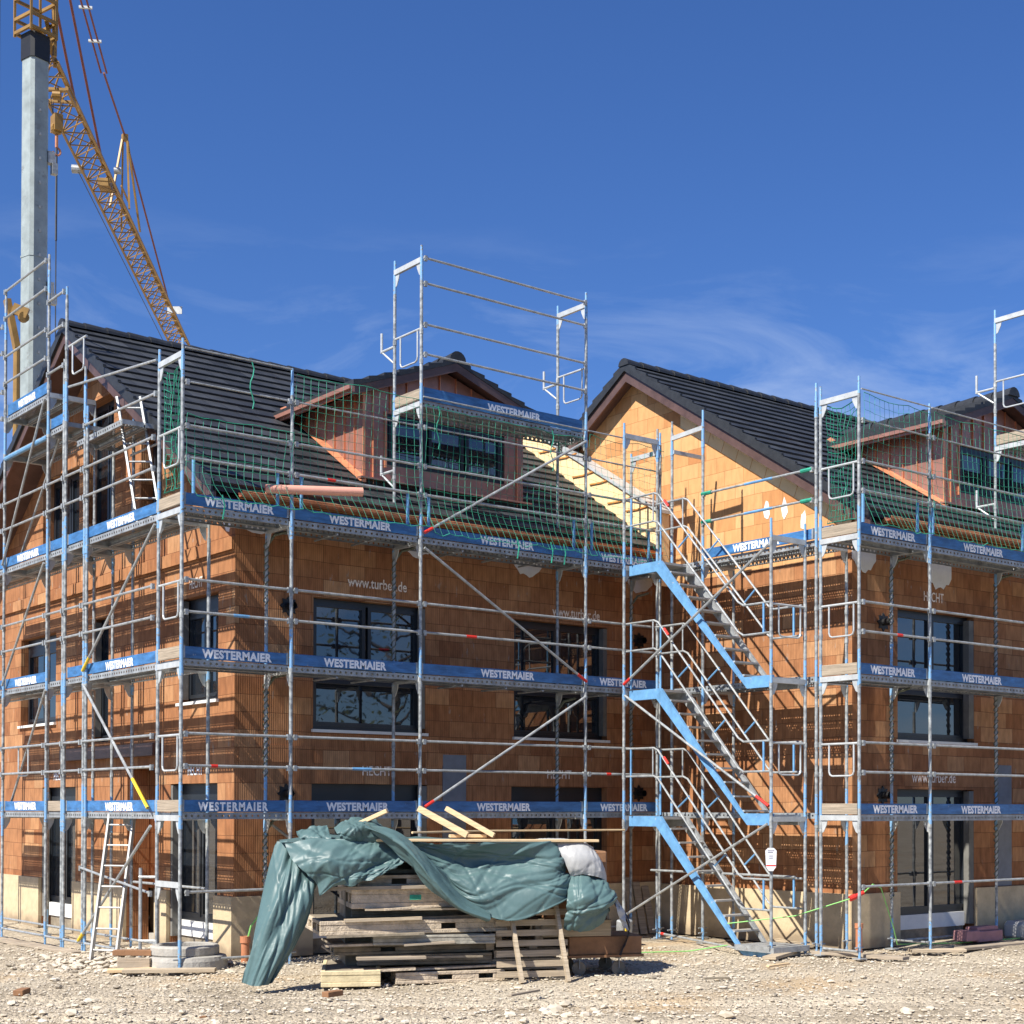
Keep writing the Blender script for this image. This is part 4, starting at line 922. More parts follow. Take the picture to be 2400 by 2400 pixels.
for z in (8.725, 9.16, 9.76, 10.13): A.rail((3.66, -0.03, z), (6.70, -0.03, z), mark=None)
A.rail((0.05, -0.03, 1.03), (1.52, -0.03, 1.03)); A.rail((3.7, 0.7, 1.15), (6.6, 0.7, 1.15)); A.rail((0.02, 0.02, 0.14), (1.55, 0.02, 0.14)); A.rail((6.73, 0.70, 0.16), (8.2, 0.70, 0.16))
for z in (3.07, 5.07, 7.07): A.end_guard((0, 0.73), (0, 0), z)
A.end_guard((3.64, 0.73), (3.64, 0), 9.10); A.end_guard((6.71, 0.73), (6.71, 0), 9.10)
for z in LV: A.wood_toe((0, 0.70), (0, 0.03), z)
A.wood_toe((3.64, 0.70), (3.64, 0.03), 8.07)
for x in (3.64, 6.71):
    for z in (9.0, 7.15):
        if x == 6.71 and z < 8: continue
        m = MB(); m.tube([(x, 0.75, z), (x, 1.10, z)], 0.02, 8); m.tube([(x, 1.10, z-0.02), (x, 1.10, z+0.28)], 0.02, 8); m.tube([(x, 0.76, z-0.24), (x, 1.07, z-0.02)], 0.015, 6); m.build('console_bracket', 'white_steel', A.e)
A.brace((3.68, -0.04, 6.12), (6.68, -0.04, 7.92), (0.0, 0.05, 'red'))
A.brace((3.68, -0.04, 5.90), (6.70, -0.04, 4.12), (0.94, 1.0, 'red'))
A.brace((3.70, -0.04, 2.14), (6.68, -0.04, 3.88), (0.0, 0.05, 'red'))
A.brace((1.6, 0.77, 1.95), (3.6, 0.77, 0.55))
# cross struts under the decks seen from below
for x in (2.3, 2.9, 4.4, 5.2, 5.9, 7.2):
    for z in (3.93, 5.93):
        A.rail((x, 0.04, z+0.01), (x, 0.69, z+0.01), r=0.015, mat='galv', clamp=False, name='deck_strut')

# ---- gable scaffold of the left house (runs back to the left)
G = Scaf((0.3, 4.5, 0), 'tall blue boarded scaffold along the left gable wall, stepping up to the crane side')
GY = [0.80, 3.37, 4.14, 4.90, 6.90, 9.5]
gt = [None, 8.60, 9.98, 10.68, 10.66, 10.0]
for i, y in enumerate(GY):
    if i: G.post(0, y, 0.0, gt[i])
    G.post(0.73, y if i else 0.77, 0.0, [6.0, 8.0, 8.0, 8.5, 8.6, 8][i])
    for z in (2.0, 4.0, 6.0): G.transom((0, y), (0.73, y), z-0.01)
G.post(0.0, 3.28, 0.0, 8.0); G.post(-0.0, 4.22, 0.0, 8.9)
for i, (a, b) in enumerate(zip(GY[:-1], GY[1:])):
    for k, z in enumerate(LV):
        G.deck('y', a, b, 0, 0.73, z-0.01)
        big = (b-a) > 1.2
        if i == 2 and k == 0: G.wood_toe((0.03, a+.05), (0.03, b-.05), z)
        elif not (i == 2 and k == 1): G.toe('y', a, b, 0.035, z, text=big)
        if not (i == 2 and k > 5):
            G.rail((-0.03, a+.02, z+0.60), (-0.03, b-.02, z+0.60)); G.rail((-0.03, a+.02, z+1.02), (-0.03, b-.02, z+1.02))
    G.rail((0.0, a+.02, 0.15), (0.0, b-.02, 0.15), clamp=False); G.rail((0.73, a+.02, 0.16), (0.73, b-.02, 0.16), clamp=False)
G.rail((-0.03, 0.75, 8.10), (-0.03, 3.97, 8.42), clamp=False); G.rail((-0.03, 0.75, 7.66), (-0.03, 3.35, 7.72)); G.rail((0.70, 1.9, 7.4), (0.70, 3.4, 7.4), clamp=False)
G.rail((-0.03, 3.4, 1.25), (-0.03, 0.85, 0.98)); G.rail((0.74, 3.3, 1.02), (0.74, 0.85, 1.02), clamp=False)
G.deck('y', 4.90, 6.90, 0, 0.73, 8.55); G.toe('y', 4.90, 6.90, 0.035, 8.56, h=0.18, tw=0.8); G.deck('y', 4.14, 4.90, 0, 0.73, 7.95); G.toe('y', 4.14, 4.9, 0.035, 7.96, text=False)
G.deck('y', 4.90, 6.90, 0, 0.73, 7.93); G.rail((0, 4.93, 7.85), (0, 6.88, 7.85), r=0.035, mat='lightblue', clamp=False, name='ledger')
G.deck('y', 2.3, 4.1, 0.1, 0.83, 7.65); 
for z in (10.60, 10.16, 9.52, 9.08): G.rail((-0.03, 4.92, z), (-0.03, 6.88, z)); G.rail((-0.03, 6.92, z-0.55), (-0.03, 9.4, z-0.55))
for z in (9.92, 9.42, 8.80): G.rail((-0.03, 4.16, z), (-0.03, 4.88, z))
G.end_guard((0.0, 4.05), (0.0, 3.35), 9.05)
G.end_guard((0.0, 6.3), (0, 5.6), 3.09)
for x0_, z in ((0, 8.5), (0, 7.88)):
    G.transom((0, 4.90), (0.73, 4.90), z); G.transom((0, 6.90), (0.73, 6.90), z)
G.brace((0.0, 0.86, 5.92), (-0.04, 3.32, 4.12), (0.9, 1.0, 'yellow')); G.brace((-0.04, 4.95, 5.9), (-0.04, 6.85, 4.12)); G.brace((-0.04, 6.88, 6.1), (-0.04, 4.95, 8.45)); G.brace((0.2, 6.88, 6.1), (0.2, 4.95, 7.9), mat='tube')
G.brace((-0.04, 3.3, 3.92), (-0.04, 0.95, 2.12), (0.78, 1.0, 'yellow')); G.brace((-0.04, 0.85, 1.88), (-0.04, 3.42, 0.18), (0.93, 1.0, 'yellow')); G.brace((-0.04, 9.3, 5.9), (-0.04, 7.0, 4.1))
G.brace((-0.04, 4.85, 3.93), (0.1, 6.8, 2.2))
m = MB()   # short auxiliary tube clamped to the corner
m.tube([(-0.12, 0.98, 0.02), (-0.12, 0.98, 1.32)], 0.024, 8); m.tube([(-0.16, 0.93, 1.2), (0.02, 0.76, 1.2)], 0.02, 6); m.tube([(-0.16, 0.93, .35), (0.02, 0.76, .35)], 0.02, 6); m.build('auxiliary_tube', 'tube', G.e)
# ladders inside the scaffold
def ladder(name, p0, p1, w, wdir, parent, mat='alu', n=7, label=None):
    p0 = Vector(p0); p1 = Vector(p1); wd = Vector(wdir)*w/2; m = MB()
    r = MB()
    for sgn in (-1, 1): m.beam(p0+wd*sgn, p1+wd*sgn, 0.03, 0.065, up=(p1-p0).cross(wd).normalized())
    o = None
    for i in range(n):
        t = (i+0.6)/(n+0.2); c = p0.lerp(p1, t); r.tube([c-wd, c+wd], 0.014, 6)
    return m, r
m, r = ladder('ladder', (0.42, 2.0, 6.08), (0.42, 2.8, 8.1), 0.34, (0.76, -0.645, 0), None); split_build(m, 'ladder_rail', 'galv', G.e); split_build(r, 'ladder_rung', 'galv', G.e)

# ---- stair tower
T_ = Scaf((7.73, -1.8, 0), 'narrow scaffold stair tower with light blue stringers standing in the corner between both houses')
T_.e.name = 'stair_tower'; T_.e['category'] = 'stair tower'
TX0, TX1, TY0, TY1 = 7.37, 8.08, -0.16, -3.43
for x in (TX0, TX1):
    T_.post(x, TY0, 0, 8.30 if x == TX0 else 8.32); T_.post(x, TY1, 0, 6.30 if x == TX0 else 6.3)
for z in (2.0, 4.0, 6.0): T_.transom((TX0, TY0), (TX1, TY0), z-0.03); 
for z in (2.0, 4.0, 6.05): T_.transom((TX0, TY1), (TX1, TY1), z-0.03)
T_.transom((TX0, TY0), (TX1, TY0), 8.10)
for k in (1, 2, 3):
    zt = 2.0*k; y0, y1, y2, y3 = TY0-0.06, -0.97, -2.78, TY1+0.04
    for x in (TX0+0.06, TX1-0.10):
        m = MB(); h = 0.19
        prof = [(y0, zt), (y1, zt), (y2, zt-1.97+0.02), (y3, zt-1.97+0.02), (y3, zt-1.97-0.15), (y2-0.10, zt-1.97-0.15), (y1+0.10, zt-0.16), (y0, zt-0.16)]
        m.prism(prof[::-1], TG(x), 0.0, 0.045); m.build('stringer', 'lightblue' if x < 7.6 else 'galv', T_.e)
    n = 9
    for i in range(n):
        t = (i+0.55)/n; y = y1+(y2-y1)*t; z = zt-0.03-1.93*t-0.04
        m = MB(); m.box(TX0+0.108, TX1-0.103, y-0.09, y+0.09, z-0.02, z+0.005); m.build('tread', 'alu', T_.e)
    m = MB(); m.box(TX0+0.108, TX1-0.103, y1, y0, zt-0.05, zt-0.012); m.build('landing', 'deck' if False else 'alu', T_.e)
    m = MB(); m.box(TX0+0.108, TX1-0.103, y3, y2, zt-2.02, zt-1.975); m.build('landing', 'alu', T_.e)
    # hand rails
    for x, s_ in ((TX0+0.03, 'o'), (TX1-0.05, 'i')):
        m = MB()
        for dz in (1.07, 0.63):
            m.tube([(x, TY0-0.02, zt+dz), (x, y1+0.12, zt+dz), (x, y1+0.02, zt+dz-0.04), (x, y2+0.05, zt-1.97+dz+0.06), (x, y2-0.06, zt-1.97+dz), (x, TY1+0.02, zt-1.97+dz)], 0.0165, 8)
        m.tube([(x, y1+0.14, zt+0.63), (x, y1+0.14, zt+1.07)], 0.014, 6)
        o = m.build('hand_rail', 'tube', T_.e)
        b = MB(); b.tube([(x, TY0-0.14, zt+0.02), (x, TY0-0.14, zt+1.07)], 0.016, 6); b.tube([(x, TY1+0.18, zt-1.97+0.63), (x, TY1+0.18, zt-1.97+1.07)], 0.018, 6)
        b.tube([(x, y1-0.45, zt+0.63-0.49), (x, y1-0.70, zt+1.07-0.76)], 0.014, 6); b.tube([(x, y1-1.25, zt+0.63-1.37), (x, y1-1.5, zt+1.07-1.62)], 0.014, 6)
        split_build(b, 'rail_strut', 'lightblue', o)
        if s_ == 'o':
            c = MB(); c.tube([(x, y1-0.12, zt+0.92), (x, y1-0.22, zt+0.81)], 0.021, 8); c.build('colour_mark', 'red', o)
T_.brace((TX0-0.03, TY0-0.03, 4.10), (TX0-0.03, TY1+0.02, 5.92), (0, 0.05, 'red'))
T_.brace((TX0-0.03, TY0-0.06, 3.92), (TX0-0.03, TY1+0.02, 2.16), (0.92, 1.0, 'red'))
T_.brace((TX0-0.03, TY0-0.06, 0.42), (TX0-0.03, TY1+0.05, 1.90))
for z in (3.07, 5.07): T_.end_guard((TX0, TY1), (TX1, TY1), z)
m = MB(); m.box(TX0-0.02, TX1+0.02, -3.50, -2.70, 0.05, 0.13); m.build('foot_platform', 'galv', T_.e)
T_.rail((8.0, -0.1, 1.12), (8.0, -3.3, 1.12), clamp=False); T_.rail((TX1, -0.2, 0.1), (TX0+0.1, -2.6, 0.06), clamp=False, mark=(0.04, 0.08, 'red'))

# ---- side scaffold along the gable of the right house
D = Scaf((8.45, -2.0, 0), 'scaffold along the sunlit gable wall of the right house, behind the stair tower')
for (x, y, zt) in ((8.17, -3.57, 8.36), (8.15, -1.17, 8.44), (8.15, -0.44, 8.40), (8.83, -3.57, 6.0), (8.83, -1.17, 6.0), (8.83, -0.44, 6.0)): D.post(x, y, 0, zt)
for y in (-3.57, -1.17, -0.44):
    for z in (2.0, 4.0, 6.0): D.transom((8.16, y), (8.83, y), z-0.01)
m = MB(); m.beam((8.15, -0.44, 8.12), (8.15, -1.17, 8.16), 0.045, 0.07); m.beam((8.15, -0.47, 7.9), (8.83, -0.47, 7.9), 0.04, 0.06); m.build('transom', 'white_steel', D.e)
for k, z in enumerate(LV):
    D.deck('y', -3.57, -1.17, 8.15, 8.86, z-0.01); D.deck('y', -1.17, -0.10, 8.15, 8.86, z-0.01)
D.toe('y', -3.57, -1.17, 8.15, 6.07, off=0.05); D.toe('y', -3.95, -3.6, 8.15, 6.07, text=False)
for z in (6.65, 7.10):
    D.rail((8.13, -3.55, z), (8.13, -1.18, z), mark=(0.35, 0.6, 'lightblue'))
for zz in (6.65, 7.10):
    for yy in (-1.28, -3.42):
        m = MB(); m.tube([(8.13, yy-0.11, zz), (8.13, yy+0.11, zz)], 0.032, 8); m.build('tape_wrap', 'net', D.e)

# ---- front scaffold of the right house
B = Scaf((11.5, -4.1, 0), 'blue boarded scaffold before the front of the right house at the right picture edge')
BX = [8.10, 9.68, 12.30, 15.37, 17.4]
for x, a, b in zip(BX, [8.26, 8.14, 10.3, 10.3, 8.1], [8.26, 6.0, 10.28, 10.28, 6.0]):
    B.post(x, -4.45, 0, a); B.post(x, -3.72, 0, b)
    for z in (2.0, 4.0, 6.0): B.transom((x, -4.45), (x, -3.72), z-0.01)
B.transom((8.1, -4.45), (8.1, -3.72), 8.02)
for x in (12.3, 15.37): B.transom((x, -4.45), (x, -3.72), 8.0); B.transom((x, -4.45), (x, -3.72), 10.1)
for i, (a, b) in enumerate(zip(BX[:-1], BX[1:])):
    for k, z in enumerate(LV):
        z = z-0.03
        B.deck('x', a, b, -4.45, -3.72, z-0.01); B.toe('x', a, b, -4.415, z)
        B.rail((a+.02, -4.48, z+0.60), (b-.02, -4.48, z+0.60), mark=(0.5, 0.58, 'red') if i == 0 and k == 1 else None); B.rail((a+.02, -4.48, z+1.02), (b-.02, -4.48, z+1.02))
    B.rail((a+.02, -4.48, 7.64), (b-.02, -4.48, 7.64), r=0.013); B.rail((a+.02, -4.48, 8.08), (b-.02, -4.48, 8.08), r=0.012, clamp=False)
    B.rail((a+.02, -4.47, 1.02), (b-.02, -4.47, 1.02), mark=(0.2, 0.27, 'red') if i == 1 else None)
    B.rail((a+0.18, -4.35, 6.68), (b-0.12, -4.35, 6.68), r=0.022, mat='galv', clamp=False, name='eave_guard')
    for xx in (a+0.2, b-0.16): B.rail((xx, -4.35, 6.22), (xx, -4.35, 6.67), r=0.024, mat='lightblue', clamp=False, name='eave_guard_leg')
B.deck('x', 12.3, 15.37, -4.45, -3.72, 8.05); B.toe('x', 12.3, 15.37, -4.415, 8.06)
for z in (8.725, 9.16, 9.76, 10.13): B.rail((12.32, -4.48, z), (15.35, -4.48, z))
B.rail((9.7, -3.75, 0.14), (9.7, -4.4, 0.14), clamp=False); B.rail((12.3, -3.75, 0.12), (9.7, -3.75, 0.12), clamp=False); B.rail((8.12, -3.74, 0.1), (8.12, -4.4, 0.1), clamp=False)
for z in (3.05, 5.05, 7.05): B.end_guard((8.1, -3.72), (8.1, -4.45), z)
B.end_guard((12.3, -3.72), (12.3, -4.45), 9.1)
for z in LV: B.wood_toe((8.1, -3.75), (8.1, -4.42), z-0.03)
B.wood_toe((12.3, -3.75), (12.3, -4.42), 8.06)
for z in (9.0, 7.1):
    m = MB(); m.tube([(12.3, -3.70, z), (12.3, -3.35, z)], 0.02, 8); m.tube([(12.3, -3.35, z-0.02), (12.3, -3.35, z+0.28)], 0.02, 8); m.tube([(12.3, -3.69, z-0.24), (12.3, -3.38, z-0.02)], 0.015, 6); m.build('console_bracket', 'white_steel', B.e)

# ------------------------------------------------------------------ nets
def net(fn, nu, nv, label, sub=1, r=0.0027, seed=0, skip=0.0):
    """knotted safety net; fn(i,j) with i in 0..nu, j in 0..nv gives the knot position"""
    rr = random.Random(seed); P = [[fn(i, j, rr) for j in range(nv+1)] for i in range(nu+1)]
    m = MB()
    for i in range(nu+1):
        m.tube(P[i], r, 3, caps=False)
    for j in range(nv+1):
        m.tube([P[i][j] for i in range(nu+1)], r if 0 < j < nv else r*2.2, 3, caps=False)
    return tag(m.build('safety_net', 'net'), label, 'safety net', 'green safety nets on the scaffolds')
def front_net(x0, x1, y, z0, z1, label, seed=0, sag=0.10):
    nu = int((x1-x0)/0.115); nv = int((z1-z0)/0.115)
    def fn(i, j, rr):
        x = x0+(x1-x0)*i/nu; t = j/nv
        dz = -sag*(1-t*0.6)*abs(math.sin(i*math.pi/9.0))*t*0.6+0.02*noise.noise(Vector((x*3, t*6, seed)))
        sh = 0.07*noise.noise(Vector((x*1.1, t*2.3, seed+5)))
        yy = y-0.05-0.16*math.exp(-t*7)+0.10*noise.noise(Vector((x*0.9, t*2.0, seed+9)))
        return (x+sh+rr.uniform(-.006, .006)+0.10*math.exp(-t*8), yy, z0+(z1-z0)*t+dz+rr.uniform(-.006, .006)-(0.03+0.05*rr.random() if j == 0 else 0))
    return net(fn, nu, nv, label, seed=seed)
front_net(0.03, 1.55, 0.02, 6.22, 7.25, 'green safety net before the dark roof in the leftmost bay of the left house', 1)
front_net(1.60, 3.62, 0.02, 6.22, 8.06, 'green safety net left of the raised tower bay, before the copper cheek of the dormer', 2)
front_net(3.68, 6.68, 0.02, 6.16, 7.98, 'green safety net hanging under the raised tower platform before the dormer window', 3)
front_net(6.74, 8.26, 0.02, 6.16, 8.05, 'green safety net right of the raised tower bay before the yellow parapet', 4, sag=0.2)
front_net(8.13, 9.65, -4.43, 6.20, 8.02, 'green safety net in the first bay of the right house scaffold', 5, sag=0.2)
front_net(9.70, 12.28, -4.43, 6.20, 8.02, 'green safety net before the copper dormer of the right house', 6)
front_net(12.33, 15.3, -4.43, 6.20, 8.00, 'green safety net at the right picture edge under the right tower platform', 7)
def end_net(x, y0, y1, z0, z1, label, seed):
    nu = 8; nv = int((z1-z0)/0.085)
    def fn(i, j, rr):
        t = j/nv; c = (y0+y1)/2; w = 1-0.35*math.sin(t*math.pi)*0.4-0.25*(1-t)*(0.5+0.5*math.sin(t*9))
        return (x+0.03+0.05*noise.noise(Vector((i*0.6, j*0.4, seed))), c+(y0-c+(y1-y0)*i/nu)*w+rr.uniform(-.008, .008), z0+(z1-z0)*t-0.10*math.sin(math.pi*i/nu)*t+rr.uniform(-.008, .008))
    return net(fn, nu, nv, label, seed=seed, r=0.0042)
end_net(0.0, 0.68, 0.06, 6.3, 7.95, 'narrow green net panel closing the end frame at the left brick corner', 11)
end_net(8.1, -3.78, -4.40, 6.25, 7.98, 'narrow green net panel closing the end frame beside the pale gable', 12)
def cord(pts, r, mat, label, cat, name, group=None):
    m = MB(); m.tube(pts, r, 6); return tag(m.build(name, mat), label, cat, group)
for (x, y, z1, lab) in ((3.9, 0.0, 8.0, 'green net tie dangling from the tower platform near its left post'), (0.95, 0.0, 8.08, 'green net tie hanging before the tiles above the leftmost bay'), (6.0, 0.0, 7.98, 'green net tie dangling from the right half of the tower platform')):
    m = MB(); pts = [(x+0.03*math.sin(k*1.3), y-0.05, z1-0.09*k) for k in range(8)]
    m.tube(pts, 0.009, 5); tag(m.build('net_tie', 'net'), lab, 'tie cord', 'dangling green net ties')
for x, lab in ((0.55, 'green cord end hanging below the first top level board of the left house'), (5.35, 'green cord end hanging below the tower bay board nearest its left letters'), (6.0, 'green cord end hanging below the middle of the wide top level board'), (6.25, 'green cord end hanging near the right end of the wide top level board')):
    m = MB(); m.tube([(x, -0.02, 6.25), (x+0.02, -0.05, 6.1), (x-0.01, -0.05, 5.92)], 0.010, 5); tag(m.build('net_tie', 'net'), lab, 'tie cord', 'dangling green net ties')
# ropes wound around the inner posts
def wound(x, y, z0, z1, label):
    m = MB()
    for ph0 in (0, math.pi):
        pts = []; n = int((z1-z0)/0.022)
        for k in range(n+1):
            t = k*0.75+ph0; rr = 0.031+0.016*noise.noise(Vector((k*0.35, ph0, x))); pts.append((x+rr*math.cos(t), y+rr*math.sin(t), z0+(z1-z0)*k/n))
        m.tube(pts, 0.0085, 5)
    m.tube([(x+0.03, y, z1-0.02), (x+0.10, y-0.05, z1+0.10), (x+0.20, y-0.1, z1+0.13), (x+0.28, y-0.12, z1+0.16)], 0.022, 6)
    tag(m.build('wound_rope', 'rope'), label, 'rope', 'ropes wound around inner posts')
wound(1.57, 0.73, 4.95, 5.85, 'rope wound round the inner post left of the upper front window, top storey')
wound(1.57, 0.73, 2.55, 3.85, 'rope wound round the same inner post between first and second platform')
wound(1.57, 0.73, 0.75, 1.85, 'rope wound round the inner post behind the left end of the teal tarpaulin')
wound(3.64, 0.73, 4.3, 5.85, 'rope wound round the inner post before the website lettering')
wound(6.71, 0.73, 2.3, 3.75, 'rope wound round the inner post before the dark upper right window')
wound(8.28, 0.73, 2.2, 5.6, 'rope wound round the inner post behind the stair tower')
wound(9.68, -3.72, 4.9, 5.8, 'rope wound round the inner post left of the right house window, top storey')
wound(9.68, -3.72, 2.5, 3.8, 'rope wound round the inner post of the right house between first and second platform')
wound(9.68, -3.72, 0.75, 1.85, 'rope wound round the inner post left of the right house patio door')
wound(12.30, -3.72, 1.0, 5.8, 'rope wound round the inner post nearest the right picture edge')

# ------------------------------------------------------------------ crane
CR = empty('tower_crane', (7.27, 26.86, 0), 'yellow lattice tower crane with grey mast behind the left house', 'crane')
MX, MY = 7.27, 26.86
jd = Vector((0.5302, 0.8479, 0)); jn = Vector((0.8479, -0.5302, 0))
h = 0.30; c = 0.09
def oct_(h, c): return [(-h+c, -h), (h-c, -h), (h, -h+c), (h, h-c), (h-c, h), (-h+c, h), (-h, h-c), (-h, -h+c)]
ang = R(14); ca, sa = math.cos(ang), math.sin(ang)
def mring(h, c, z): return [(MX+x*ca-y*sa, MY+x*sa+y*ca, z) for x, y in oct_(h, c)]
m = MB(); m.add(mring(h, c, 0)+mring(h, c, 24.3), [tuple(range(7, -1, -1)), tuple(range(8, 16))]+[(i, (i+1) % 8, (i+1) % 8+8, i+8) for i in range(8)])
for zz in (6, 12.2, 18.4): m.add(mring(h+.012, c, zz)+mring(h+.012, c, zz+.06), [(i, (i+1) % 8, (i+1) % 8+8, i+8) for i in range(8)])
mast = m.build('mast', 'mast', CR)
m = MB()
for k in range(18):
    z = 10.5+k*0.72; x, y = -0.03, -h-0.006; m.box(MX+x*ca-y*sa-0.03, MX+x*ca-y*sa+0.03, MY+x*sa+y*ca-0.02, MY+x*sa+y*ca+0.02, z, z+0.08)
m.build('bolt_row', 'galv', mast)
for z in (17.4, 21.3):
    m = MB(); m.box(MX+0.30, MX+0.50, MY-0.28, MY-0.05, z, z+0.35); m.box(MX+0.42, MX+0.58, MY-0.3, MY-0.1, z-0.3, z+0.02); m.build('junction_box', 'galv', mast)
m = MB(); m.add(mring(h+.03, c, 24.3)+mring(h+.03, c, 25.05), [tuple(range(7, -1, -1)), tuple(range(8, 16))]+[(i, (i+1) % 8, (i+1) % 8+8, i+8) for i in range(8)]); m.build('mast_sleeve', 'black', CR)
def loc(a, b, z): 
    p = Vector((MX, MY, z))+jd*a+jn*b; return p
m = MB()
for sx in (-0.42, 0.42):
    for sy in (-0.42, 0.42): m.beam((MX+sx*ca-sy*sa, MY+sx*sa+sy*ca, 25.0), (MX+sx*ca-sy*sa, MY+sx*sa+sy*ca, 28.5), 0.065, 0.065)
for z in (25.1, 25.5, 26.1, 27.2):
    q = [(MX+x*ca-y*sa, MY+x*sa+y*ca, z) for x, y in ((-.42, -.42), (.42, -.42), (.42, .42), (-.42, .42))]
    for i in range(4): m.beam(q[i], q[(i+1) % 4], 0.07, 0.09)
m.build('slewing_frame', 'crane', CR)
m = MB(); m.beam(loc(0.2, 0.5, 24.6), loc(0.2, 0.5, 27.8), 0.10, 0.10); m.beam(loc(0.9, .35, 24.6), loc(0.5, .35, 27.8), 0.09, 0.09); m.beam(loc(0, .3, 25.6), loc(1.0, .3, 25.0), .1, .14); m.build('head_bracket', 'crane', CR)
# jib
j0, j1 = 0.8, 30.4; zb, ztp = 24.72, 25.62; w0 = 0.46
m = MB()
for b in (-w0, w0): m.beam(loc(j0, b, zb), loc(j1, b, zb), 0.07, 0.07)
m.beam(loc(j0, 0, ztp), loc(j1-0.6, 0, ztp-0.25), 0.10, 0.10)
jib = m.build('jib', 'crane', CR)
m = MB(); n = 30
for i in range(n):
    a = j0+(j1-j0)*i/n; b = j0+(j1-j0)*(i+1)/n; mid = (a+b)/2; zt_ = ztp-0.25*(mid-j0)/(j1-j0)
    for s_ in (-1, 1):
        m.beam(loc(a, s_*w0, zb), loc(mid, 0, zt_), 0.04, 0.04); m.beam(loc(mid, 0, zt_), loc(b, s_*w0, zb), 0.04, 0.04)
    m.beam(loc(a, -w0, zb), loc(a, w0, zb), 0.035, 0.035); m.beam(loc(a, -w0*(1 if i % 2 else -1), zb), loc(b, w0*(1 if i % 2 else -1), zb), 0.03, 0.03)
m.build('lattice_bracing', 'crane', jib)
m = MB()
for q in (-0.42, 0.42): m.box(-0.55, 0.55, q-0.04, q+0.04, 0.0, 0.12); m.box(q-0.05, q+0.05, -0.37, 0.37, 0.02, 0.10)
m.lathe((0, 0, 0.06), [(0.0, -0.12), (0.14, -0.12), (0.14, 0.12), (0.0, 0.12)], 12, 'y')
t_m = Matrix((jd, jn, Vector((0, 0, 1)))).transposed()
m.v = [t_m @ v + loc(2.8, 0, 24.55) for v in m.v]; tr_ = m.build('trolley', 'crane', jib)
for (a, bb, sx) in ((10.6, 0, 0.5),):
    m = MB(); m.box(-0.3, 0.3, -0.22, 0.22, -0.18, 0.1); m.box(0.3, 0.55, -0.12, 0.12, -0.1, 0.05); m.v = [t_m @ v + loc(a, 0, 25.0) for v in m.v]; m.build('winch', 'crane', jib)
m = MB(); m.tube([loc(9.3, -0.9, 24.95), loc(9.3, -0.5, 24.95)], 0.15, 12); m.tube([loc(9.6, 0.5, 25.1), loc(9.6, 0.75, 25.1)], 0.12, 12); m.build('floodlight', 'galv', jib)
# hanging A frame
m = MB(); ap = loc(14.4, 0, 28.35)
f1, f2 = loc(13.6, -0.35, 25.2), loc(15.6, 0.35, 25.25)
for b in (-0.18, 0.18):
    m.beam(loc(14.4, b*0.5, 28.3), loc(13.4, b*2, 25.2), 0.07, 0.07); m.beam(loc(14.5, b*0.5, 28.3), loc(15.8, b*2, 25.2), 0.07, 0.07)
for z, t in ((26.2, 0.68), (25.4, 0.93)): m.beam(loc(14.4-1.0*t, 0, z), loc(14.5+1.3*t, 0, z), 0.06, 0.06)
m.box(ap.x-0.1, ap.x+0.1, ap.y-0.1, ap.y+0.1, ap.z-0.1, ap.z+0.15); m.build('pendant_frame', 'crane', jib)
m = MB()
m.tube([loc(-0.9, 0.1, 28.9), loc(5.4, 0, 25.65)], 0.045, 6); m.tube([loc(-0.6, 0.1, 31.0), loc(9.9, 0, 25.6)], 0.045, 6)
for b in (-0.10, 0.10): m.tube([loc(0, b, 31.2), loc(10.2, b, 28.9)], 0.035, 6)
m.tube([loc(10.2, 0, 28.9), loc(14.4, 0, 28.45)], 0.04, 6); m.tube([loc(14.4, 0, 28.45), loc(25.5, 0, 25.7)], 0.04, 6); m.build('pendant_rod', 'redrod', CR)
m = MB()
for a in (7.0, 8.6): m.beam(loc(a, -0.22, 31.2-2.3*a/10.2), loc(a, 0.22, 31.2-2.3*a/10.2), 0.08, 0.08)
for a in (1.8, 4.4): m.beam(loc(a, -0.45, 31.2-2.3*a/10.2), loc(a, 0.45, 31.2-2.3*a/10.2), 0.07, 0.10)
m.build('spreader_bar', 'white_steel', CR)
m = MB()
for b in (-0.15, 0.15):
    for a in (2.6, 3.0): m.tube([loc(a, b, 24.5), loc(2.8, b*0.8, 24.0)], 0.012, 4)
m.tube([loc(2.8, 0, 23.1), loc(2.8, 0, 20.0)], 0.035, 6); m.tube([loc(2.8, 0, 20.0), loc(2.8, 0, 3.0)], 0.02, 5)
m.tube([loc(8.9, -0.6, 24.7), loc(30.0, -0.5, 24.3)], 0.018, 4)
m.tube([loc(-3.3, -0.2, 38), loc(-3.3, -0.2, 14.0)], 0.035, 5)
m.build('hoist_rope', 'cable', CR)
m = MB(); q = loc(2.8, 0, 23.55); m.lathe(q, [(0.0, -0.10), (0.17, -0.10), (0.20, 0.0), (0.17, 0.10), (0.0, 0.10)], 14, 'y'); m.box(q.x-0.13, q.x+0.13, q.y-0.2, q.y+0.2, q.z-0.1, q.z+0.42)
hb = m.build('hook_block', 'crane', CR)
m = MB(); m.tube([(q.x, q.y, q.z-0.2), (q.x, q.y, q.z-0.6)], 0.05, 6); m.tube([(q.x+0.12*math.sin(t*0.5), q.y, q.z-0.72+0.12*math.cos(t*0.5)) for t in range(0, 10)], 0.035, 6); m.build('hook', 'clay', hb)
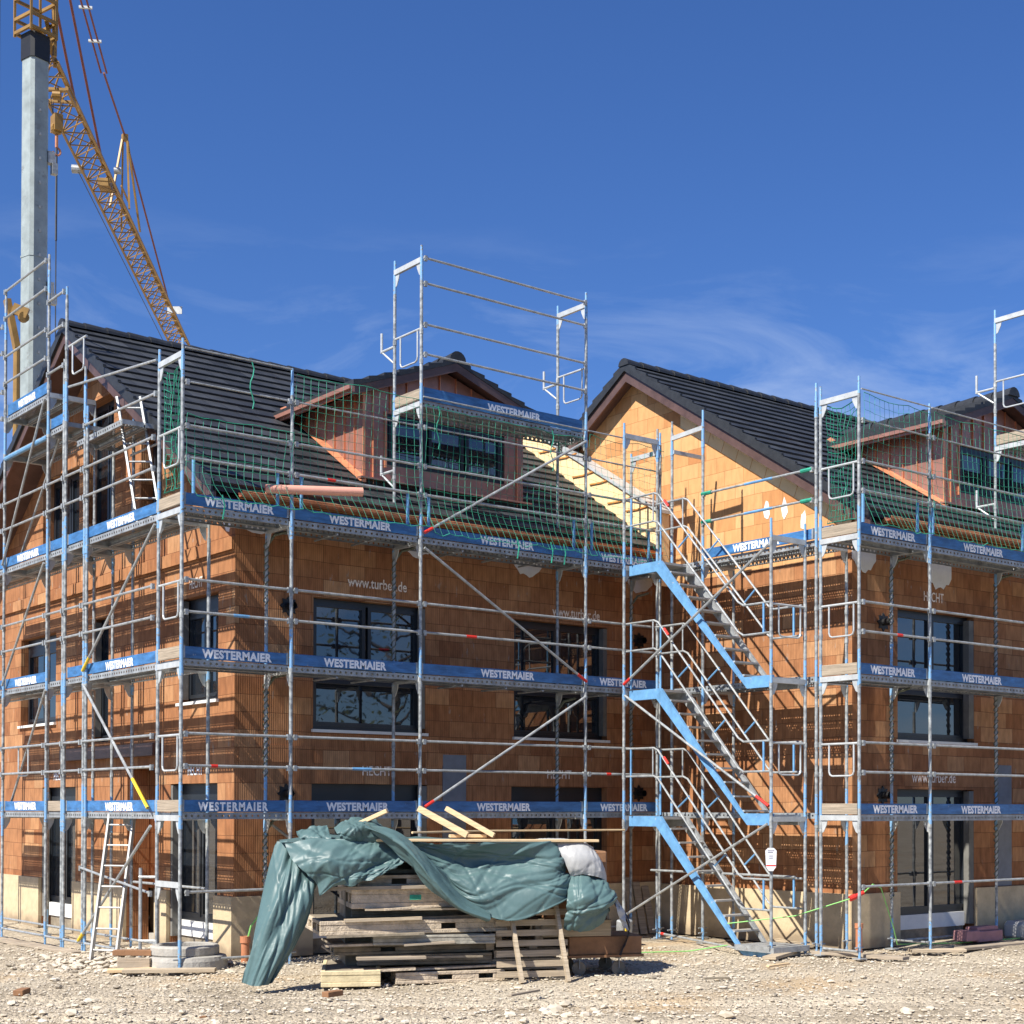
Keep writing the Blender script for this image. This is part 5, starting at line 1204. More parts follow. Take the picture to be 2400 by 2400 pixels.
# rear tie brackets and strut left of the mast
m = MB(); SX, SY = 6.39, 25.67; m.tube([(SX, SY, 8.0), (SX, SY, 15.3)], 0.10, 10); m.beam((SX, SY, 15.3), (SX-0.22, SY+0.18, 16.7), 0.16, 0.22); m.beam((SX-0.1, SY+0.05, 16.45), (SX+0.25, SY-0.15, 16.3), 0.14, 0.3); m.lathe((SX+0.15, SY-0.1, 16.2), [(0.0, -0.06), (0.15, -0.06), (0.15, 0.06), (0, 0.06)], 12, 'y'); m.build('erection_strut', 'crane', CR)
m = MB(); q = loc(24.6, 0.10, 24.75); m.add([q, q+Vector((0.5, -0.45, 0)), q+Vector((0.5, -0.45, 0.34)), q+Vector((0, 0, 0.34)), q+Vector((.03, .03, 0)), q+Vector((0.53, -0.42, 0)), q+Vector((0.53, -0.42, 0.34)), q+Vector((.03, .03, 0.34))], [(0,1,2,3),(7,6,5,4),(0,4,5,1),(3,2,6,7)]); m.build('sign_plate', 'white_steel', jib)

# ------------------------------------------------------------------ material pile
PO = Vector((0.66, -2.59, 0)); ex = Vector((0.9095, -0.4157, 0)); ey = Vector((0.4157, 0.9095, 0))
def PL(x, y, z): return PO+ex*x+ey*y+Vector((0, 0, z))
def lbox(m, x0, x1, y0, y1, z0, z1, rot=0.0):
    cx, cy = (x0+x1)/2, (y0+y1)/2; c_, s_ = math.cos(rot), math.sin(rot)
    def q(x, y): dx, dy = x-cx, y-cy; return (cx+dx*c_-dy*s_, cy+dx*s_+dy*c_)
    cs = [q(x0, y0), q(x1, y0), q(x1, y1), q(x0, y1)]
    m.hexa([PL(a, b, z0) for a, b in cs], [PL(a, b, z1) for a, b in cs])
def formwork(label, x0, x1, y0, y1, z0, z1, mat, rot=0.0, slots=2, fl=0.02, seed=0):
    e = empty('formwork_panel', PL((x0+x1)/2, (y0+y1)/2, z0), label, 'formwork panel', 'stacked formwork panels')
    rr = random.Random(seed); m = MB(); t = 0.05
    lbox(m, x0, x1, y0, y0+0.06, z0, z0+t, rot) if False else None
    # perimeter frame as a C profile: two flanges and a recessed web
    cx, cy = (x0+x1)/2, (y0+y1)/2
    c_, s_ = math.cos(rot), math.sin(rot)
    def q(x, y): dx, dy = x-cx, y-cy; return (cx+dx*c_-dy*s_, cy+dx*s_+dy*c_)
    def bx(a0, a1, b0, b1, c0, c1):
        cs = [q(a0, b0), q(a1, b0), q(a1, b1), q(a0, b1)]; m.hexa([PL(a, b, c0) for a, b in cs], [PL(a, b, c1) for a, b in cs])
    xs = [x0]
    for k in range(slots):
        u = x0+(x1-x0)*(0.12+0.76*(k+rr.uniform(0.1, 0.9))/max(1, slots)); xs += [u-0.09, u+0.09]
    xs.append(x1); H = z1-z0
    bx(x0, x1, y0, y0+0.05, z0, z0+H*0.28); bx(x0, x1, y0, y0+0.05, z1-H*0.28, z1)
    for a, b in zip(xs[0::2], xs[1::2]): bx(a, b, y0+fl*0.3, y0+0.045, z0+H*0.28+0.0005, z1-H*0.28-0.0005)
    for (a, b) in ((x0, x0+0.05), (x1-0.05, x1)):
        bx(a, b, y0+0.0505, y1, z0, z0+H*0.26); bx(a, b, y0+0.0505, y1, z1-H*0.26, z1)
        y = y0+0.25
        while y < y1-0.1: bx(a, b, y, y+0.10, z0+H*0.26, z1-H*0.26); y += 0.42
    m.build('frame', mat, e, bevel=0.006)
    p = MB(); m = p; bx(x0+0.052, x1-0.052, y0+0.052, y1-0.002, z1-H*0.26, z1-0.008); y = y0+0.3
    while y < y1: bx(x0+0.052, x1-0.052, y, y+0.04, z0+0.01, z1-H*0.27); y += 0.36
    p.build('ply_face', 'panel_dark', e)
    return e
formwork('cream bottom formwork beam lying crooked at the left foot of the pile', 0.02, 0.72, -0.12, 1.3, 0.0, 0.19, 'cream', -0.10, 0, seed=1)
formwork('flat grey formwork panel lying lowest on the gravel, right of the cream beam', 0.80, 2.15, 0.02, 1.4, 0.0, 0.14, 'panel', 0.06, 2, seed=2)
formwork('dark formwork panel one above the bottom of the pile', 0.45, 2.1, 0.30, 1.5, 0.20, 0.33, 'panel_dark', -0.05, 0, seed=3)
formwork('dark grey steel panel with pale label plates at half height of the pile', 0.10, 2.05, 0.34, 1.5, 0.335, 0.46, 'panel_dark', 0.05, 1, seed=4)
formwork('grey steel formwork panel jutting forward right below the long concrete caked one', 0.62, 2.1, 0.04, 1.4, 0.36+0.105, 0.58, 'panel_grey', -0.06, 0, seed=5)
formwork('long concrete caked panel with one dark slot crossing the middle of the pile', -0.10, 2.20, 0.08, 1.5, 0.60, 0.77, 'panel', 0.06, 1, seed=6)
formwork('brown panel in shade between the two concrete caked ones', 0.40, 2.2, 0.45, 1.5, 0.775, 0.90, 'panel_dark', -0.08, 0, seed=7)
p8 = formwork('thick concrete caked panel with green paint mark just below the tarpaulin', 0.30, 2.0, 0.12, 1.5, 0.91, 1.15, 'panel', 0.03, 0, seed=8)
formwork('thin weathered panel on top of the thick caked one', 0.45, 1.45, 0.16, 1.4, 1.155, 1.31, 'panel', -0.04, 1, seed=9)
formwork('topmost formwork panel hidden mostly under the teal tarpaulin', 0.2, 2.6, 0.46, 1.4, 1.315, 1.50, 'panel_grey', 0.02, 2, seed=10)
m = MB(); lbox(m, 0.3, 2.2, 0.62, 1.45, 0.16, 1.3); tag(m.build('plank_core', 'panel_dark'), 'dark inner planks of the pile seen through the gaps between the panels', 'planks')
m = MB(); lbox(m, 1.02, 1.16, 0.085, 0.095, 1.01, 1.07, 0.03); m.build('paint_mark', 'net', p8)
rq = random.Random(5)
for k in range(14):
    z = [0.16, 0.32, 0.47, 0.585, 0.775, 0.90, 1.155][k % 7]; xa = rq.uniform(-0.05, 0.5) if k % 2 else rq.uniform(0.6, 1.2); L0_ = rq.uniform(0.6, 1.5); m = MB()
    y = rq.uniform(0.02, 0.22); m.beam(PL(xa, y, z), PL(min(2.3, xa+L0_), y+rq.uniform(-0.06, 0.10), z+rq.uniform(-0.015, 0.03)), rq.uniform(0.08, 0.2), rq.uniform(0.022, 0.04))
    tag(m.build('loose_plank', rq.choice(['greywood', 'panel_dark', 'greenwood', 'panel'])), 'rough weathered plank wedged between two panels in the pile', 'plank', 'loose planks wedged in the pile')
# stack of lumber at the right of the pile
def timber(label, p, q, w, h_, mat='greenwood', name='timber', group=None, cat='timber'):
    m = MB(); m.beam(p, q, w, h_); return tag(m.build(name, mat, bevel=0.004), label, cat, group)
for k, (z, x0, x1) in enumerate(((0.03, 2.0, 3.0), (0.14, 2.05, 2.95), (0.25, 2.1, 3.1), (0.36, 2.0, 3.2), (0.47, 2.1, 3.25), (0.58, 2.2, 3.15))):
    e = empty('pallet', PL((x0+x1)/2, 0.9, z), ['lowest pallet on the gravel behind the upright one', 'second lowest pallet behind the upright one', 'third pallet from the ground behind the upright one', 'fourth pallet from the ground, its planks sticking out right', 'second pallet from the top behind the upright one', 'top pallet of the stack touching the teal tarpaulin'][k], 'pallet', 'flat stacked pallets')
    m = MB()
    for i in range(5): lbox(m, x0, x1, 0.30+i*0.24, 0.40+i*0.24, z+0.078, z+0.10)
    m.build('deck_boards', 'greenwood', e)
    m = MB()
    for i in range(3):
        a = x0+(x1-x0-0.1)*i/2; lbox(m, a, a+0.1, 0.30, 1.36, z, z+0.077)
    m.build('blocks', 'greywood', e)
# upright pallet / slatted frame leaning on the pile
e = empty('slatted_frame', PL(2.55, -0.2, 0), 'upright slatted wooden pallet frame leaning against the pile with two long legs', 'pallet')
m = MB()
for i in range(7):
    z = 0.08+i*0.125; y = -0.02+0.16*(z/0.9); m.beam(PL(2.08, y, z), PL(2.98, y, z), 0.02, 0.075)
m.build('slats', 'greenwood', e)
for x in (2.28, 2.86):
    m = MB(); m.beam(PL(x+0.05, -0.30, 0.0), PL(x-0.03, 0.06, 0.92), 0.085, 0.045, up=ex); m.build('leg', 'newwood' if False else 'greenwood', e)
# cart on a castor
e = empty('cart', PL(3.35, 0.3, 0), 'brown wooden crate cart on a castor under the tarpaulin end', 'cart')
m = MB(); lbox(m, 3.05, 4.0, 0.25, 1.1, 0.27, 0.50); m.build('crate', 'brown', e, bevel=0.006)
m = MB(); lbox(m, 3.02, 4.02, 0.22, 1.12, 0.235, 0.268); m.build('base_board', 'brown', e)
for cx_, cy_ in ((3.72, 0.36), (3.2, 0.36), (3.72, 1.0), (3.2, 1.0)):
    m = MB(); p = PL(cx_, cy_, 0.09); m.v = []; m.lathe((0, 0, 0), [(0.0, -0.02), (0.06, -0.02), (0.09, -0.014), (0.09, 0.014), (0.06, 0.02), (0, 0.02)], 16, 'y')
    for i, v in enumerate(m.v): m.v[i] = p+ex*v.x+ey*v.y+Vector((0, 0, v.z))
    w = m.build('castor', 'panel_dark', e); f = MB(); f.beam(p+Vector((0, 0, 0.0))-ey*0.035, p+Vector((0, 0, 0.15))-ey*0.035, 0.04, 0.008, up=ex); f.beam(p+Vector((0, 0, 0.13))-ey*0.04, p+Vector((0, 0, 0.13))+ey*0.04, 0.06, 0.02); f.build('fork', 'galv', w)
# load under the grey tarp
e = MB(); lbox(e, 2.75, 3.55, 0.3, 1.2, 0.72, 1.58, 0.02); tag(e.build('crate', 'brown', bevel=0.02), 'brown crate standing under the grey tarpaulin on the pile', 'crate')
m = MB(); lbox(m, 2.7, 3.6, 0.25, 1.2, 0.505, 0.715, 0.0); tag(m.build('plank_bundle', 'greenwood', bevel=0.01), 'bundle of weathered planks between cart and tarpaulin', 'planks')

# ---- tarpaulins
def cr_interp(P, t):
    n = len(P)-1; x = min(max(t*n, 0), n-1e-6); i = int(x); f = x-i
    p0 = P[max(i-1, 0)]; p1 = P[i]; p2 = P[i+1]; p3 = P[min(i+2, n)]
    return 0.5*((2*p1)+(p2-p0)*f+(2*p0-5*p1+4*p2-p3)*f*f+(3*p1-p0-3*p2+p3)*f*f*f)
def drape(cols, nu=56, nv=56, fold=0.035, freq=5.0, seed=0, mb=None, skew=0.0, swag=False, ang=0, spread=35):
    """cols: control columns from left to right, every column top to bottom; points are (x, y, z) in pile space"""
    C = [[Vector(p) for p in c] for c in cols]; G_ = []
    for i in range(nu+1):
        u = i/nu; row = []
        for j in range(nv+1):
            v = j/nv; cp = [cr_interp(c, v) for c in C]; row.append(cr_interp(cp, u))
        G_.append(row)
    Wd = (G_[nu][nv//2]-G_[0][nv//2]).length; Hd = sum((G_[nu//2][j+1]-G_[nu//2][j]).length for j in range(nv))
    rd = random.Random(seed*7+3); lines = []
    for k in range(int(12+freq*4)):
        a_ = R(ang+rd.gauss(0, spread)); px_, py_ = rd.random()*Wd, rd.random()*Hd; ax_, ay_ = math.cos(a_), math.sin(a_)
        big = k < freq; wd = rd.uniform(0.08, 0.20) if big else rd.uniform(0.018, 0.045)
        lines.append((ax_, ay_, ax_*px_+ay_*py_, wd, (rd.uniform(0.6, 1.5) if rd.random() < 0.7 else -rd.uniform(0.5, 1.0))*(1.0 if big else 0.30), rd.random()*50))
    b = len(mb.v)
    for i in range(nu+1):
        for j in range(nv+1):
            u = i/nu; v = j/nv; p = G_[i][j]
            a = G_[min(i+1, nu)][j]-G_[max(i-1, 0)][j]; d = G_[i][min(j+1, nv)]-G_[i][max(j-1, 0)]
            n = a.cross(d); n = n.normalized() if n.length > 1e-9 else Vector((0, -1, 0))
            amp = 0.0
            for (ax_, ay_, c0, wd, am, f2) in lines:
                d_ = ax_*u*Wd+ay_*v*Hd-c0+0.03*noise.noise(Vector((u*1.5+f2, v*1.5, seed)))
                if abs(d_) < wd: amp += am*(1-abs(d_)/wd)*max(0.0, min(1.0, 0.85+1.2*noise.noise(Vector(((-ay_*u*Wd+ax_*v*Hd)*1.1, f2, seed)))))
            p = p+n*(fold*amp)
            mb.v.append(PL(p.x, p.y, p.z))
    for i in range(nu):
        for j in range(nv):
            mb.f.append([b+i*(nv+1)+j, b+(i+1)*(nv+1)+j, b+(i+1)*(nv+1)+j+1, b+i*(nv+1)+j+1]); mb.m.append(mb.mi)
def px(x, y, d=0.0): return ((x-760)/193.0, d, (2312-y)/190.0)
tm = MB()
# right swag
drape([[px(900,1955,.10), px(940,1985,.0), px(965,2005,-.06), px(990,2035,-.08)],
       [px(985,1988,.06), px(1010,2020,.12), px(1035,2060,.08), px(1062,2105,-.04)],
       [px(1080,1988,-.04), px(1095,2040,.12), px(1110,2105,-.12), px(1130,2155,-.16)],
       [px(1190,1988,-.04), px(1195,2035,.08), px(1200,2090,-.18), px(1205,2168,-.20)],
       [px(1300,1990,.08), px(1300,2040,-.10), px(1296,2090,-.20), px(1296,2135,-.20)],
       [px(1306,1990,.12), px(1335,2040,.05), px(1345,2080,.0), px(1352,2112,-.02)]], 130, 90, 0.040, 7, 1, tm, ang=70, spread=32)
# rolled diagonal hem
drape([[px(850,1940,.05), px(855,1950,-.12), px(865,1962,-.05)], [px(925,1962,.0), px(915,1982,-.20), px(905,1998,-.06)], [px(985,2010,-.05), px(970,2035,-.27), px(955,2050,-.12)],
       [px(1035,2070,-.10), px(1018,2090,-.30), px(1000,2100,-.14)], [px(1085,2120,-.12), px(1070,2138,-.30), px(1055,2142,-.16)], [px(1140,2150,-.14), px(1135,2164,-.28), px(1130,2172,-.16)]], 90, 26, 0.030, 4, 4, tm, ang=95, spread=18)
# left front part
drape([[px(672,1990,.25), px(690,2030,.05), px(735,2070,.0), px(748,2108,-.02)], [px(745,1978,.2), px(742,2020,-.02), px(768,2062,-.08), px(782,2085,-.08)],
       [px(820,1985,.1), px(800,2030,-.08), px(800,2065,-.14), px(815,2088,-.12)], [px(870,1988,.1), px(850,2030,-.08), px(842,2060,-.14), px(842,2078,-.12)],
       [px(925,1992,.08), px(910,2020,-.04), px(888,2050,-.10), px(868,2070,-.10)], [px(955,1996,.05), px(948,2015,-.06), px(936,2035,-.08), px(920,2046,-.06)]], 90, 70, 0.042, 6, 9, tm, ang=35, spread=40)
# long strip hanging to the ground on the left
drape([[px(655,1986,.5), px(635,2040,.35), px(612,2130,.15), px(590,2220,-.05), px(571,2292,-.15)], [px(680,1984,.4), px(665,2050,.1), px(645,2130,-.12), px(618,2220,-.22), px(596,2300,-.25)],
       [px(715,1990,.35), px(700,2060,.05), px(684,2140,-.12), px(662,2220,-.20), px(625,2300,-.25)], [px(748,2000,.3), px(738,2075,.08), px(722,2150,-.02), px(700,2215,-.1), px(650,2296,-.2)], [px(770,2010,.4), px(752,2075,.25), px(732,2150,.2), px(708,2205,.1), px(655,2280,.0)]], 70, 110, 0.050, 7, 15, tm, ang=0, spread=9)
# lumps on top
drape([[px(700,1962,.5), px(705,1975,.3), px(735,2000,.2)], [px(735,1950,.5), px(742,1968,.2), px(758,1994,.1)], [px(772,1946,.5), px(778,1970,.2), px(775,1996,.12)]], 40, 40, 0.035, 3, 21, tm, ang=30, spread=60)
drape([[px(788,1955,.5), px(788,1965,.15), px(800,1985,.15)], [px(815,1932,.5), px(815,1955,.05), px(825,1988,.1)], [px(850,1930,.5), px(850,1950,.08), px(850,1990,.12)], [px(880,1940,.5), px(905,1962,.15), px(930,1988,.12)]], 50, 44, 0.035, 4, 24, tm, ang=30, spread=60)
# cover over the top
drape([[px(665,1988,1.4), px(665,1984,.9), px(665,1988,.3)], [px(860,1975,1.5), px(860,1968,.9), px(860,1985,.1)], [px(1080,1988,1.5), px(1080,1984,.9), px(1080,1989,.1)], [px(1305,1990,1.5), px(1305,1986,.9), px(1305,1991,.1)]], 60, 30, 0.02, 4, 31, tm)
# right bag
drape([[px(1338,2066,.05), px(1325,2110,-.15), px(1318,2150,-.18), px(1320,2192,-.05)], [px(1362,2064,.0), px(1352,2110,-.30), px(1350,2155,-.30), px(1352,2200,-.12)], [px(1395,2066,.02), px(1398,2110,-.28), px(1400,2150,-.30), px(1398,2192,-.10)], [px(1420,2076,.1), px(1438,2105,-.12), px(1446,2130,-.15), px(1436,2166,-.05)], [px(1428,2082,.4), px(1450,2110,.3), px(1455,2130,.25), px(1446,2160,.2)]], 70, 66, 0.042, 6, 37, tm, ang=40, spread=50)
tp = tm.build('tarpaulin', 'tarp', smooth=True); tag(tp, 'crumpled teal tarpaulin draped over the pile of formwork panels', 'tarpaulin')
gm = MB()
drape([[px(1302,1990,.12), px(1318,2020,.02), px(1332,2050,.0), px(1342,2068,.02)], [px(1345,1989,.1), px(1352,2020,-.05), px(1362,2050,-.08), px(1370,2066,-.06)], [px(1392,1994,.1), px(1398,2022,-.04), px(1405,2050,-.05), px(1408,2072,-.03)], [px(1412,2006,.3), px(1425,2030,.15), px(1434,2060,.1), px(1438,2085,.1)], [px(1415,2008,1.0), px(1430,2035,.8), px(1440,2060,.7), px(1442,2085,.6)]], 70, 50, 0.016, 4, 41, gm, ang=10, spread=30)
drape([[px(1302,1990,.12), px(1302,1986,.6), px(1302,1990,1.2)], [px(1350,1989,.1), px(1350,1984,.6), px(1350,1989,1.2)], [px(1413,2006,.3), px(1413,2000,.6), px(1413,2006,1.2)]], 20, 20, 0.01, 4, 43, gm)
drape([[px(1440,2100,.0), px(1448,2140,-.1), px(1455,2170,-.1)], [px(1452,2110,.0), px(1468,2150,-.14), px(1478,2185,-.12)], [px(1460,2118,.2), px(1482,2155,.1), px(1500,2195,.05)]], 20, 24, 0.04, 3, 47, gm)
tag(gm.build('tarpaulin', 'greytarp', smooth=True), 'silver grey tarpaulin covering the crate at the right end of the pile', 'tarpaulin')
bm = MB()
drape([[px(1430,2090,.3), px(1462,2130,.15), px(1490,2180,.1), px(1492,2215,.1), px(1470,2262,.1)], [px(1440,2090,.6), px(1476,2130,.4), px(1503,2180,.3), px(1505,2215,.3), px(1482,2258,.3)]], 12, 40, 0.03, 3, 51, bm)
tag(bm.build('foil_sheet', 'darktarp', smooth=True), 'black foil strip hanging down beside the cart castor', 'foil')

# boards on the pile
timber('long sun bleached board lying on top of the teal tarpaulin', PL(0.62, 0.12, 1.735), PL(3.38, 0.10, 1.715), 0.14, 0.032, 'newwood', 'board', cat='board')
timber('short pale batten poking out of the tarpaulin top left', PL(0.42, 0.25, 1.93), PL(0.74, 0.05, 2.09), 0.05, 0.05, 'newwood', 'batten', cat='batten')
timber('left pale batten leaning from the tarpaulin towards the scaffold board', PL(1.16, 0.35, 2.12), PL(1.72, 0.05, 1.79), 0.06, 0.075, 'newwood', 'batten', cat='batten')
timber('right pale batten leaning from the tarpaulin towards the scaffold board', PL(1.50, 0.35, 2.12), PL(2.05, 0.05, 1.785), 0.05, 0.06, 'newwood', 'batten', cat='batten')
timber('flat wooden offcut between the two leaning battens', PL(1.52, 0.2, 1.78), PL(1.98, 0.22, 1.78), 0.10, 0.04, 'newwood', 'offcut', cat='board')
cord([(2.5, -1.6, 1.80), (4.2, -0.9, 1.80), (7.33, -0.22, 1.78)], 0.017, 'newwood', 'thin yellowish wooden pole running from the pile to the stair tower', 'pole', 'pole')

# ------------------------------------------------------------------ small things on the ground
e = empty('manhole_cone', (0.28, 0.28, 0), 'round concrete manhole ring standing at the front left scaffold foot', 'manhole ring')
m = MB(); m.lathe((0.30, 0.42, 0), [(0.52, 0.0), (0.51, 0.12), (0.49, 0.17), (0.42, 0.185), (0.35, 0.18), (0.35, 0.02)], 40); m.build('lower_ring', 'concrete', e, smooth=False)
m = MB(); m.lathe((0.27, 0.44, 0), [(0.43, 0.186), (0.44, 0.20), (0.44, 0.29), (0.42, 0.315), (0.36, 0.32), (0.33, 0.31), (0.33, 0.19)], 40); m.build('upper_ring', 'concrete', e, smooth=False)
timber('short wooden block beside the concrete ring, lower one', (-0.52, 0.70, 0.10), (-0.20, 0.42, 0.10), 0.14, 0.13, 'greywood', 'timber_block', cat='wood block')
timber('thin brown board on the blocks beside the concrete ring', (-0.50, 0.9, 0.22), (-0.12, 0.55, 0.22), 0.16, 0.07, 'brown', 'timber_block', cat='wood block')
timber('long pale plank lying in front of the concrete ring', (-0.66, 0.22, 0.045), (0.30, -0.42, 0.045), 0.16, 0.05, 'greenwood', 'plank', cat='plank')
timber('pale plank lying on the gravel behind the ring plank', (-0.75, 0.5, 0.03), (-0.2, 0.25, 0.03), 0.2, 0.04, 'newwood', 'plank', cat='plank')
m, r = ladder('ladder', (-0.32, 1.75, 0.0), (0.18, 2.35, 2.05), 0.40, (0.55, -0.83, 0), None, n=7)
e = empty('ladder', (-0.3, 1.7, 0), 'dusty aluminium ladder leaning under the first platform near the left gable', 'ladder'); split_build(m, 'side_rail', 'alu', e); split_build(r, 'rung', 'alu', e)
e = empty('pipe_stub', (1.25, 0.45, 0), 'upright clay coloured pipe stub left of the hanging tarpaulin', 'pipe')
m = MB(); m.lathe((1.22, 0.62, 0), [(0.055, 0), (0.055, 0.26), (0.07, 0.27), (0.07, 0.36), (0.06, 0.36), (0.045, 0.27), (0.045, 0.0)], 18); m.build('pipe', 'clay', e)
m = MB(); m.tube([(1.24, 0.6, 0.3), (1.27, 0.55, 0.5), (1.36, 0.45, 0.68), (1.45, 0.3, 0.76)], 0.012, 6); m.build('hose', 'green_cable', e)
m = MB(); m.lathe((8.55, -4.05, 0), [(0.05, 0), (0.05, 0.38), (0.062, 0.39), (0.062, 0.46), (0.05, 0.46), (0.04, 0.38), (0.04, 0.0)], 18); tag(m.build('pipe_stub', 'clay'), 'red brown pipe stub standing behind the first post of the right house scaffold', 'pipe')
m = MB(); m.lathe((0, 0, 0), [(0.062, -0.66), (0.062, 0.66), (0.054, 0.66), (0.054, -0.66)], 20, 'x')
rm = Matrix.Rotation(R(-19), 3, 'Z') @ Matrix.Rotation(R(-2.5), 3, 'Y'); m.v = [rm @ v+Vector((1.83, -0.16, 6.46)) for v in m.v]; tag(m.build('plastic_pipe', 'pink'), 'salmon coloured plastic pipe sticking out over the top level board beside the first post', 'pipe')
# sleepers under the posts
for i, (p, q, lab) in enumerate((((7.0, -3.75, 0.03), (7.9, -3.3, 0.03), 'plank under the foot of the stair tower, nearest the camera'), ((8.15, -3.55, 0.03), (8.45, -5.0, 0.03), 'long sleeper plank under the corner post of the right house scaffold'),
      ((9.4, -4.3, 0.03), (10.1, -4.75, 0.03), 'sleeper plank under the second post of the right house scaffold'), ((-0.25, 6.4, 0.02), (-0.12, 3.2, 0.02), 'long sleeper plank under the gable scaffold at the left picture edge'),
      ((8.6, -3.0, 0.05), (9.0, -1.9, 0.05), 'dark board lying at the foot of the sunlit gable'), ((10.3, -4.5, 0.02), (12.2, -4.55, 0.02), 'long plank in the gravel before the right patio door'))):
    timber(lab, p, q, 0.20, 0.045, 'greywood' if i % 2 else 'greenwood', 'sleeper', 'sleeper planks on the ground', 'plank')
m = MB(); m.box(11.0, 11.32, -4.12, -3.84, 0.06, 0.22); m.box(11.30, 11.95, -4.10, -3.8, 0.03, 0.20); m.box(11.35, 11.9, -4.05, -3.82, 0.2, 0.26); tag(m.build('foam_blocks', 'xps', bevel=0.01), 'dusty pink foam blocks lying before the right patio door', 'foam blocks')
m = MB(); m.box(12.4, 14.6, -4.25, -3.75, 0.0, 0.30); tag(m.build('wrapped_bundle', 'greytarp', bevel=0.06), 'low grey foil wrapped bundle at the right picture edge', 'bundle')
m = MB(); p0 = Vector((8.35, -4.05, 0.82)); p1 = p0+Vector((0.20, -0.09, 0.09)); m.tube([p0, p0.lerp(p1, .4), p0.lerp(p1, .5), p1], [0.042, 0.042, 0.03, 0.03], 10); e = m.build('power_connector', 'red'); tag(e, 'red power plug coupling hanging between the corner posts of the right house', 'plug')
cord([(7.4, -2.5, 0.42), (8.0, -3.3, 0.55), tuple(p0), ], 0.009, 'green_cable', 'green cable rising from the stair foot to the red plug', 'cable', 'cable')
cord([tuple(p1), (8.8, -4.1, 1.02), (9.1, -4.0, 0.95), (9.5, -3.9, 0.35), (9.65, -3.85, 0.08), (11.0, -3.95, 0.03), (12.4, -4.1, 0.04)], 0.009, 'green_cable', 'green cable sagging from the red plug along the right house plinth', 'cable', 'cable')
cord([(5.6, -2.0, 0.02), (6.2, -1.9, 0.02), (6.9, -2.2, 0.02), (7.4, -2.5, 0.1)], 0.009, 'green_cable', 'green cable lying on the gravel between cart and stair foot', 'cable', 'cable')
# notice on the stair post
e = empty('notice_sign', (TX0-0.03, TY1-0.02, 1.2), 'small white notice tag wrapped on the right front post of the stair tower', 'sign')
m = MB(); c0 = Vector((TX0-0.05, TY1-0.045, 1.27)); rx = Vector((0.76, -0.645, 0)); nn = Vector((-0.645, -0.76, 0))
prof = [(-0.08, 0.25), (-0.04, 0.29), (0.04, 0.29), (0.08, 0.25), (0.072, 0.02), (0.03, -0.04), (-0.03, -0.04), (-0.07, 0.02)]
m.add([c0+rx*a+Vector((0, 0, b)) for a, b in prof]+[c0+rx*a+Vector((0, 0, b))-nn*0.012 for a, b in prof], [tuple(range(8)), tuple(range(15, 7, -1))]+[(i, (i+1) % 8, (i+1) % 8+8, i+8) for i in range(8)]); m.build('plate', 'paper', e)
m = MB()
for k, (a, b, w_) in enumerate(((-0.05, 0.245, 0.10), (-0.05, 0.22, 0.08), (-0.03, 0.17, 0.06), (-0.03, 0.14, 0.06))):
    q = c0+nn*0.003+rx*a+Vector((0, 0, b)); m.add([q, q+rx*w_, q+rx*w_+Vector((0, 0, 0.012)), q+Vector((0, 0, 0.012))], [(0, 1, 2, 3)])
m.build('print_lines', 'ink', e)
m = MB(); q = c0+nn*0.003+rx*-0.068+Vector((0, 0, 0.03)); m.add([q, q+rx*0.136, q+rx*0.138+Vector((0, 0, 0.018)), q+rx*-0.002+Vector((0, 0, 0.018))], [(0, 1, 2, 3)]); m.build('red_stripe', 'red', e)
m = MB(); m.beam((6.75, -0.9, 0.12), (6.72, -0.95, 0.42), 0.22, 0.16); tag(m.build('grey_bucket_box', 'galv', bevel=0.02), 'small grey box with yellow strap standing behind the cart', 'box')
m = MB(); m.beam((6.66, -1.05, 0.13), (6.63, -1.1, 0.43), 0.03, 0.02); m.build('strap', 'yellow', bpy.data.objects['grey_bucket_box'])
# boards leaning in the shaded corner behind the stairs
for i, (x, lab) in enumerate(((8.35, 'left board leaning on the shaded wall behind the stairs'), (8.55, 'middle board leaning on the shaded wall behind the stairs'), (8.75, 'right board leaning on the shaded wall behind the stairs'))):
    timber(lab, (x, 0.70, 0.0), (x+0.05, 0.98, 0.95-0.08*i), 0.14, 0.025, 'greywood', 'board', 'boards leaning behind the stairs', 'board')
timber('reddish stone slab lying half buried in the foreground gravel', (-1.7, -4.3, 0.02), (-1.5, -4.38, 0.02), 0.12, 0.04, 'brown', 'brick_shard', cat='brick piece')

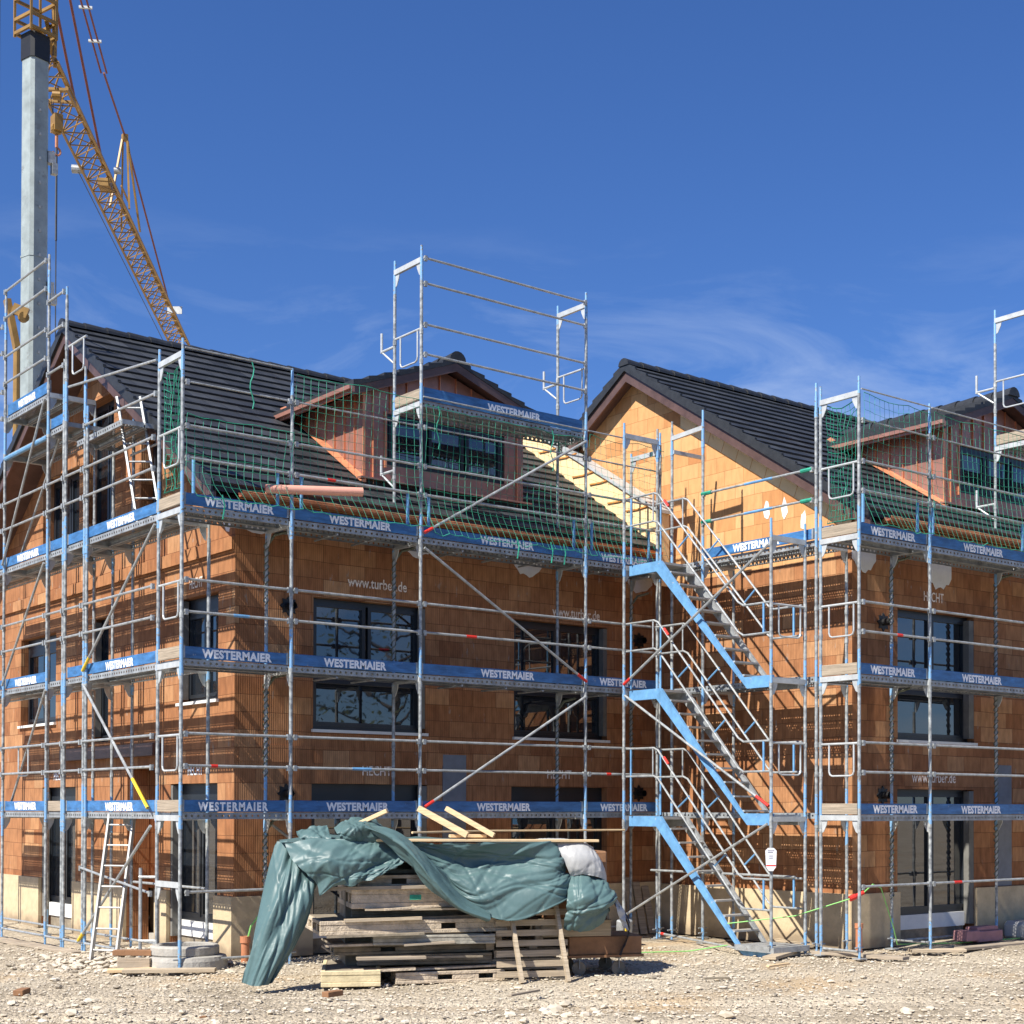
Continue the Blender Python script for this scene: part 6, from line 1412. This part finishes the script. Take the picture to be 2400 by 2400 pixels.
# ------------------------------------------------------------------ trees across the road, mirrored in the window panes
MT['bark'] = simple('grey_bark', (0.10, 0.08, 0.06), 0.9, 0, 0.3, 6, 0.3)
MT['leaf'] = simple('budding_foliage', (0.07, 0.085, 0.035), 0.9, 0, 0.4, 2)
for k, (x, y, hh, rr_) in enumerate(((-34, -36, 12, 5.0), (-24, -40, 14, 6.0), (-13, -42, 11, 5.0), (-3, -44, 15, 6.2), (8, -42, 12, 5.5), (19, -43, 14, 6.0), (30, -41, 13, 5.5), (41, -44, 15, 6.5))):
    e = empty('tree', (x, y, 0), ['low wide tree behind the camera mirrored at the far left', 'tall tree behind the camera, second of the mirrored row', 'lowest tree of the row behind the camera', 'tall round tree behind the camera mirrored in the upper left window', 'small tree behind the camera right of the tall round one', 'broad tree behind the camera mirrored in the upper right window', 'tree behind the camera mirrored in the right house window', 'tallest tree at the right end of the mirrored row'][k], 'tree', 'trees across the road')
    m = MB(); m.tube([(x, y, 0), (x+0.1, y, hh*0.3), (x-0.1, y+0.1, hh*0.6), (x, y, hh*0.9)], [0.28, 0.22, 0.13, 0.03], 8)
    for i in range(16):
        a = i*2.4; z = hh*(0.25+0.04*i); m.tube([(x, y, z), (x+math.cos(a)*rr_*0.4, y+math.sin(a)*rr_*0.4, z+hh*0.08), (x+math.cos(a)*rr_*0.85, y+math.sin(a)*rr_*0.85, z+hh*0.14)], [0.09, 0.05, 0.015], 5)
    m.build('trunk', 'bark', e); m = MB(); rd = random.Random(k)
    for i in range(1700):
        u = rd.random()*2*math.pi; w = rd.uniform(-1, 1); q = rd.random()**0.5; c = Vector((x+rr_*q*math.cos(u)*math.sqrt(1-w*w), y+rr_*q*math.sin(u)*math.sqrt(1-w*w), hh*0.58+hh*0.42*q*w))
        if noise.noise(c*0.45) < -0.12: continue
        a = Vector((rd.uniform(-1, 1), rd.uniform(-1, 1), rd.uniform(-1, 1)))*0.17; b = Vector((rd.uniform(-1, 1), rd.uniform(-1, 1), rd.uniform(-1, 1)))*0.17
        m.add([c, c+a, c+a+b, c+b], [(0, 1, 2, 3)])
    m.build('crown', 'leaf', e)

for i, (x, y, l, a, mt, lab) in enumerate(((1.9, -4.9, 0.55, 0.3, 'greywood', 'thin dark stick lying in the foreground gravel right of the pile'), (4.6, -5.2, 0.32, -0.5, 'panel_dark', 'short dark offcut lying in the gravel before the stair foot'),
      (-2.4, -1.2, 0.25, 0.9, 'brown', 'small reddish brick piece lying in the gravel left of the tarpaulin'), (0.2, -3.6, 0.22, 0.2, 'brown', 'small brown brick piece in the gravel before the pile'), (6.3, -4.6, 0.45, 0.1, 'newwood', 'pale wood splinter lying in the gravel right of the pile'), (-3.6, 0.9, 0.5, -0.4, 'greywood', 'weathered board end lying in the gravel at the far left'))):
    timber(lab, (x-math.cos(a)*l/2, y-math.sin(a)*l/2, 0.045), (x+math.cos(a)*l/2, y+math.sin(a)*l/2, 0.05), 0.05 if l > 0.3 else 0.11, 0.025 if l > .3 else 0.06, mt, 'debris_piece', cat='debris')
